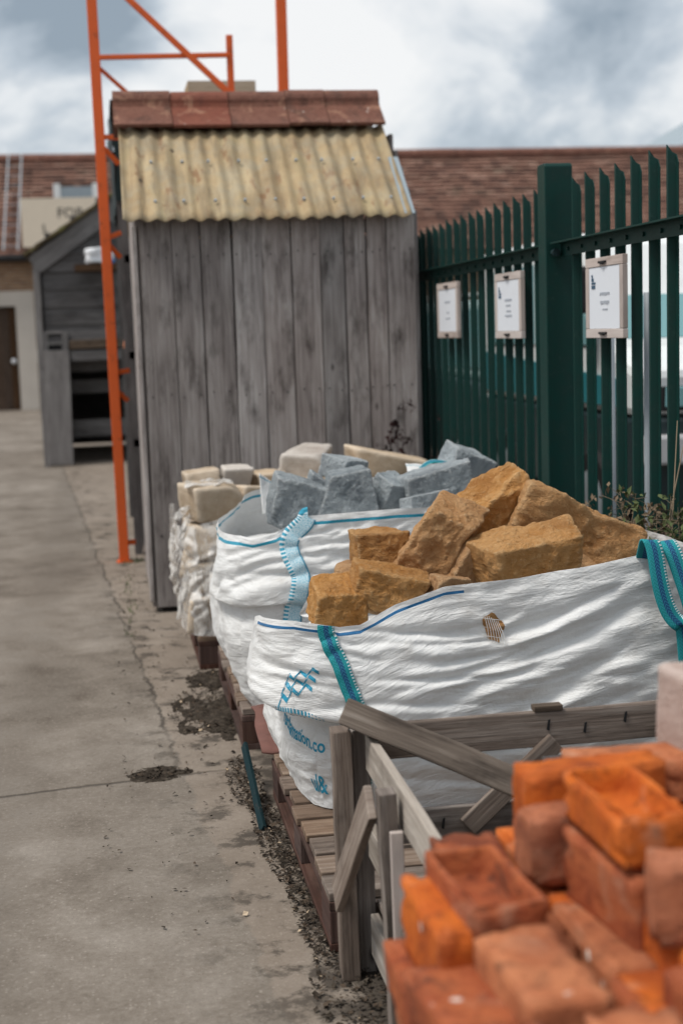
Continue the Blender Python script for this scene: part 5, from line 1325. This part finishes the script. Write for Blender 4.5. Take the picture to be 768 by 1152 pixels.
B(.775, 1.42, Z6 - .002, (0, 0, 94), 'brick_red', 'red brick at the right edge under the big greyish one', False, 1)
edge(.722, 1.555, Z6 + .050, -9, 'brick_grey', 'large greyish pink brick on its edge at the right side of the stack', 0)
B(.80, 1.66, Z6, (0, 0, 90), 'brick_red', 'red brick hidden low at the right behind the big greyish one', False, 2)
B(.86, 1.92, Z6 + .002, (0, 0, 88), 'brick_orange', 'orange brick beneath the pinkish grey stone block', False, 0)
B(.90, 2.02, Z6 + .07, (0, 0, 4), 'brick_pink', 'pink brick directly under the pinkish grey stone block', False, 1)
B(.80, 2.12, Z6 - .03, (0, 0, 2), 'brick_pink', 'pale pink brick at the back of the stack behind the crosswise orange one', False, 2)
B(.80, 2.11, Z6 + .04, (0, 0, -3), 'brick_pink', 'upper pale pink brick at the back of the stack', False, 0)
stone('stone_block', (.915, 2.04, .885), (.15, .15, .14), (0, 2, 8), 'stone_pinkgrey', 91, 'pinkish grey stone block on top of the bricks at the right edge', None, .05, cuts=2, p=34, res=14)

# ------------------------------------------------------------------ weeds
def weed(name, label, base, stems, height, spread, leafm, seed, leaf=.012, nl=26, lean=(0, 0)):
    rnd = random.Random(seed)
    t = thing(name, label, 'weed', base)
    sb, lb = nb(), nb()
    def leafq(p, s):
        e = Euler((rnd.uniform(-1.3, 1.3), rnd.uniform(-1.3, 1.3), rnd.uniform(0, 6.3))).to_matrix()
        lb.faces.new([lb.verts.new(p + e @ Vector(q) * s) for q in ((-1, 0, 0), (-.2, -.45, .15), (1, 0, .1), (-.1, .45, .2))])
    for i in range(stems):
        a = rnd.uniform(0, 6.3); h = height * rnd.uniform(.55, 1); r = spread * rnd.uniform(.2, 1)
        p0 = Vector(base) + Vector((rnd.gauss(0, .02), rnd.gauss(0, .02), 0)); pts = [p0]
        for k in range(1, 7):
            q = k / 6
            pts.append(p0 + Vector((math.cos(a) * r * q ** 1.6 + lean[0] * q, math.sin(a) * r * q ** 1.6 + lean[1] * q, h * q)) + Vector((rnd.gauss(0, .012), rnd.gauss(0, .012), 0)))
        tube(sb, pts, [.0035 - .0004 * k for k in range(7)], 5)
        for j in range(nl):
            q = rnd.uniform(.25, 1) * 6; k = min(int(q), 5); p = pts[k].lerp(pts[k + 1], q - k)
            tw = p + Vector((rnd.gauss(0, .03), rnd.gauss(0, .03), rnd.uniform(-.005, .035)))
            tube(sb, [p, tw], [.0014, .0008], 4)
            for m_ in range(3): leafq(tw + Vector((rnd.gauss(0, .008), rnd.gauss(0, .008), rnd.gauss(0, .008))), leaf * rnd.uniform(.6, 1.3))
    obj('stem', sb, M['twig'] if leafm != 'leaf_maroon' else M['leaf_maroon'], t); obj('leaves', lb, M[leafm], t)
weed('dead_weed', 'dark maroon dead weed standing against the right end of the plank shed', (1.52, 7.52, 0), 6, 1.15, .16, 'leaf_maroon', 3, .017, 20)
weed('dead_weed', 'dark brown dead weed at the foot of the far fence pales', (1.72, 7.3, 0), 5, 1.05, .10, 'leaf_maroon', 8, .015, 18)
weed('dry_weed', 'dry grey pink weed between the fence and the golden stone bag', (1.715, 4.45, 0), 16, .97, .15, 'leaf_dry', 5, .013, 60)
weed('leafy_weed', 'dull green leafy weed at the right edge beside the teal loop', (1.735, 4.28, 0), 14, .98, .13, 'leaf_green', 9, .015, 52)
weed('dry_weed', 'low dry weed behind the golden stone bag near the fence post', (1.68, 4.72, 0), 12, .90, .14, 'leaf_dry', 15, .012, 50)
for p0, p1, lb in (((1.70, 4.5, 0), (1.83, 4.35, 1.12), 'long bare dry stalk leaning right before the fence pales'), ((1.76, 4.3, 0), (1.775, 4.28, 1.18), 'long bare dry stalk standing upright before the fence pales')):
    bm = nb(); tube(bm, [p0, Vector(p0).lerp(Vector(p1), .5) + Vector((-.02, 0, 0)), p1], [.004, .003, .0015], 6); tag(obj('dry_stalk', bm, M['twig'], smooth=True, origin=p0), lb, 'stalk')
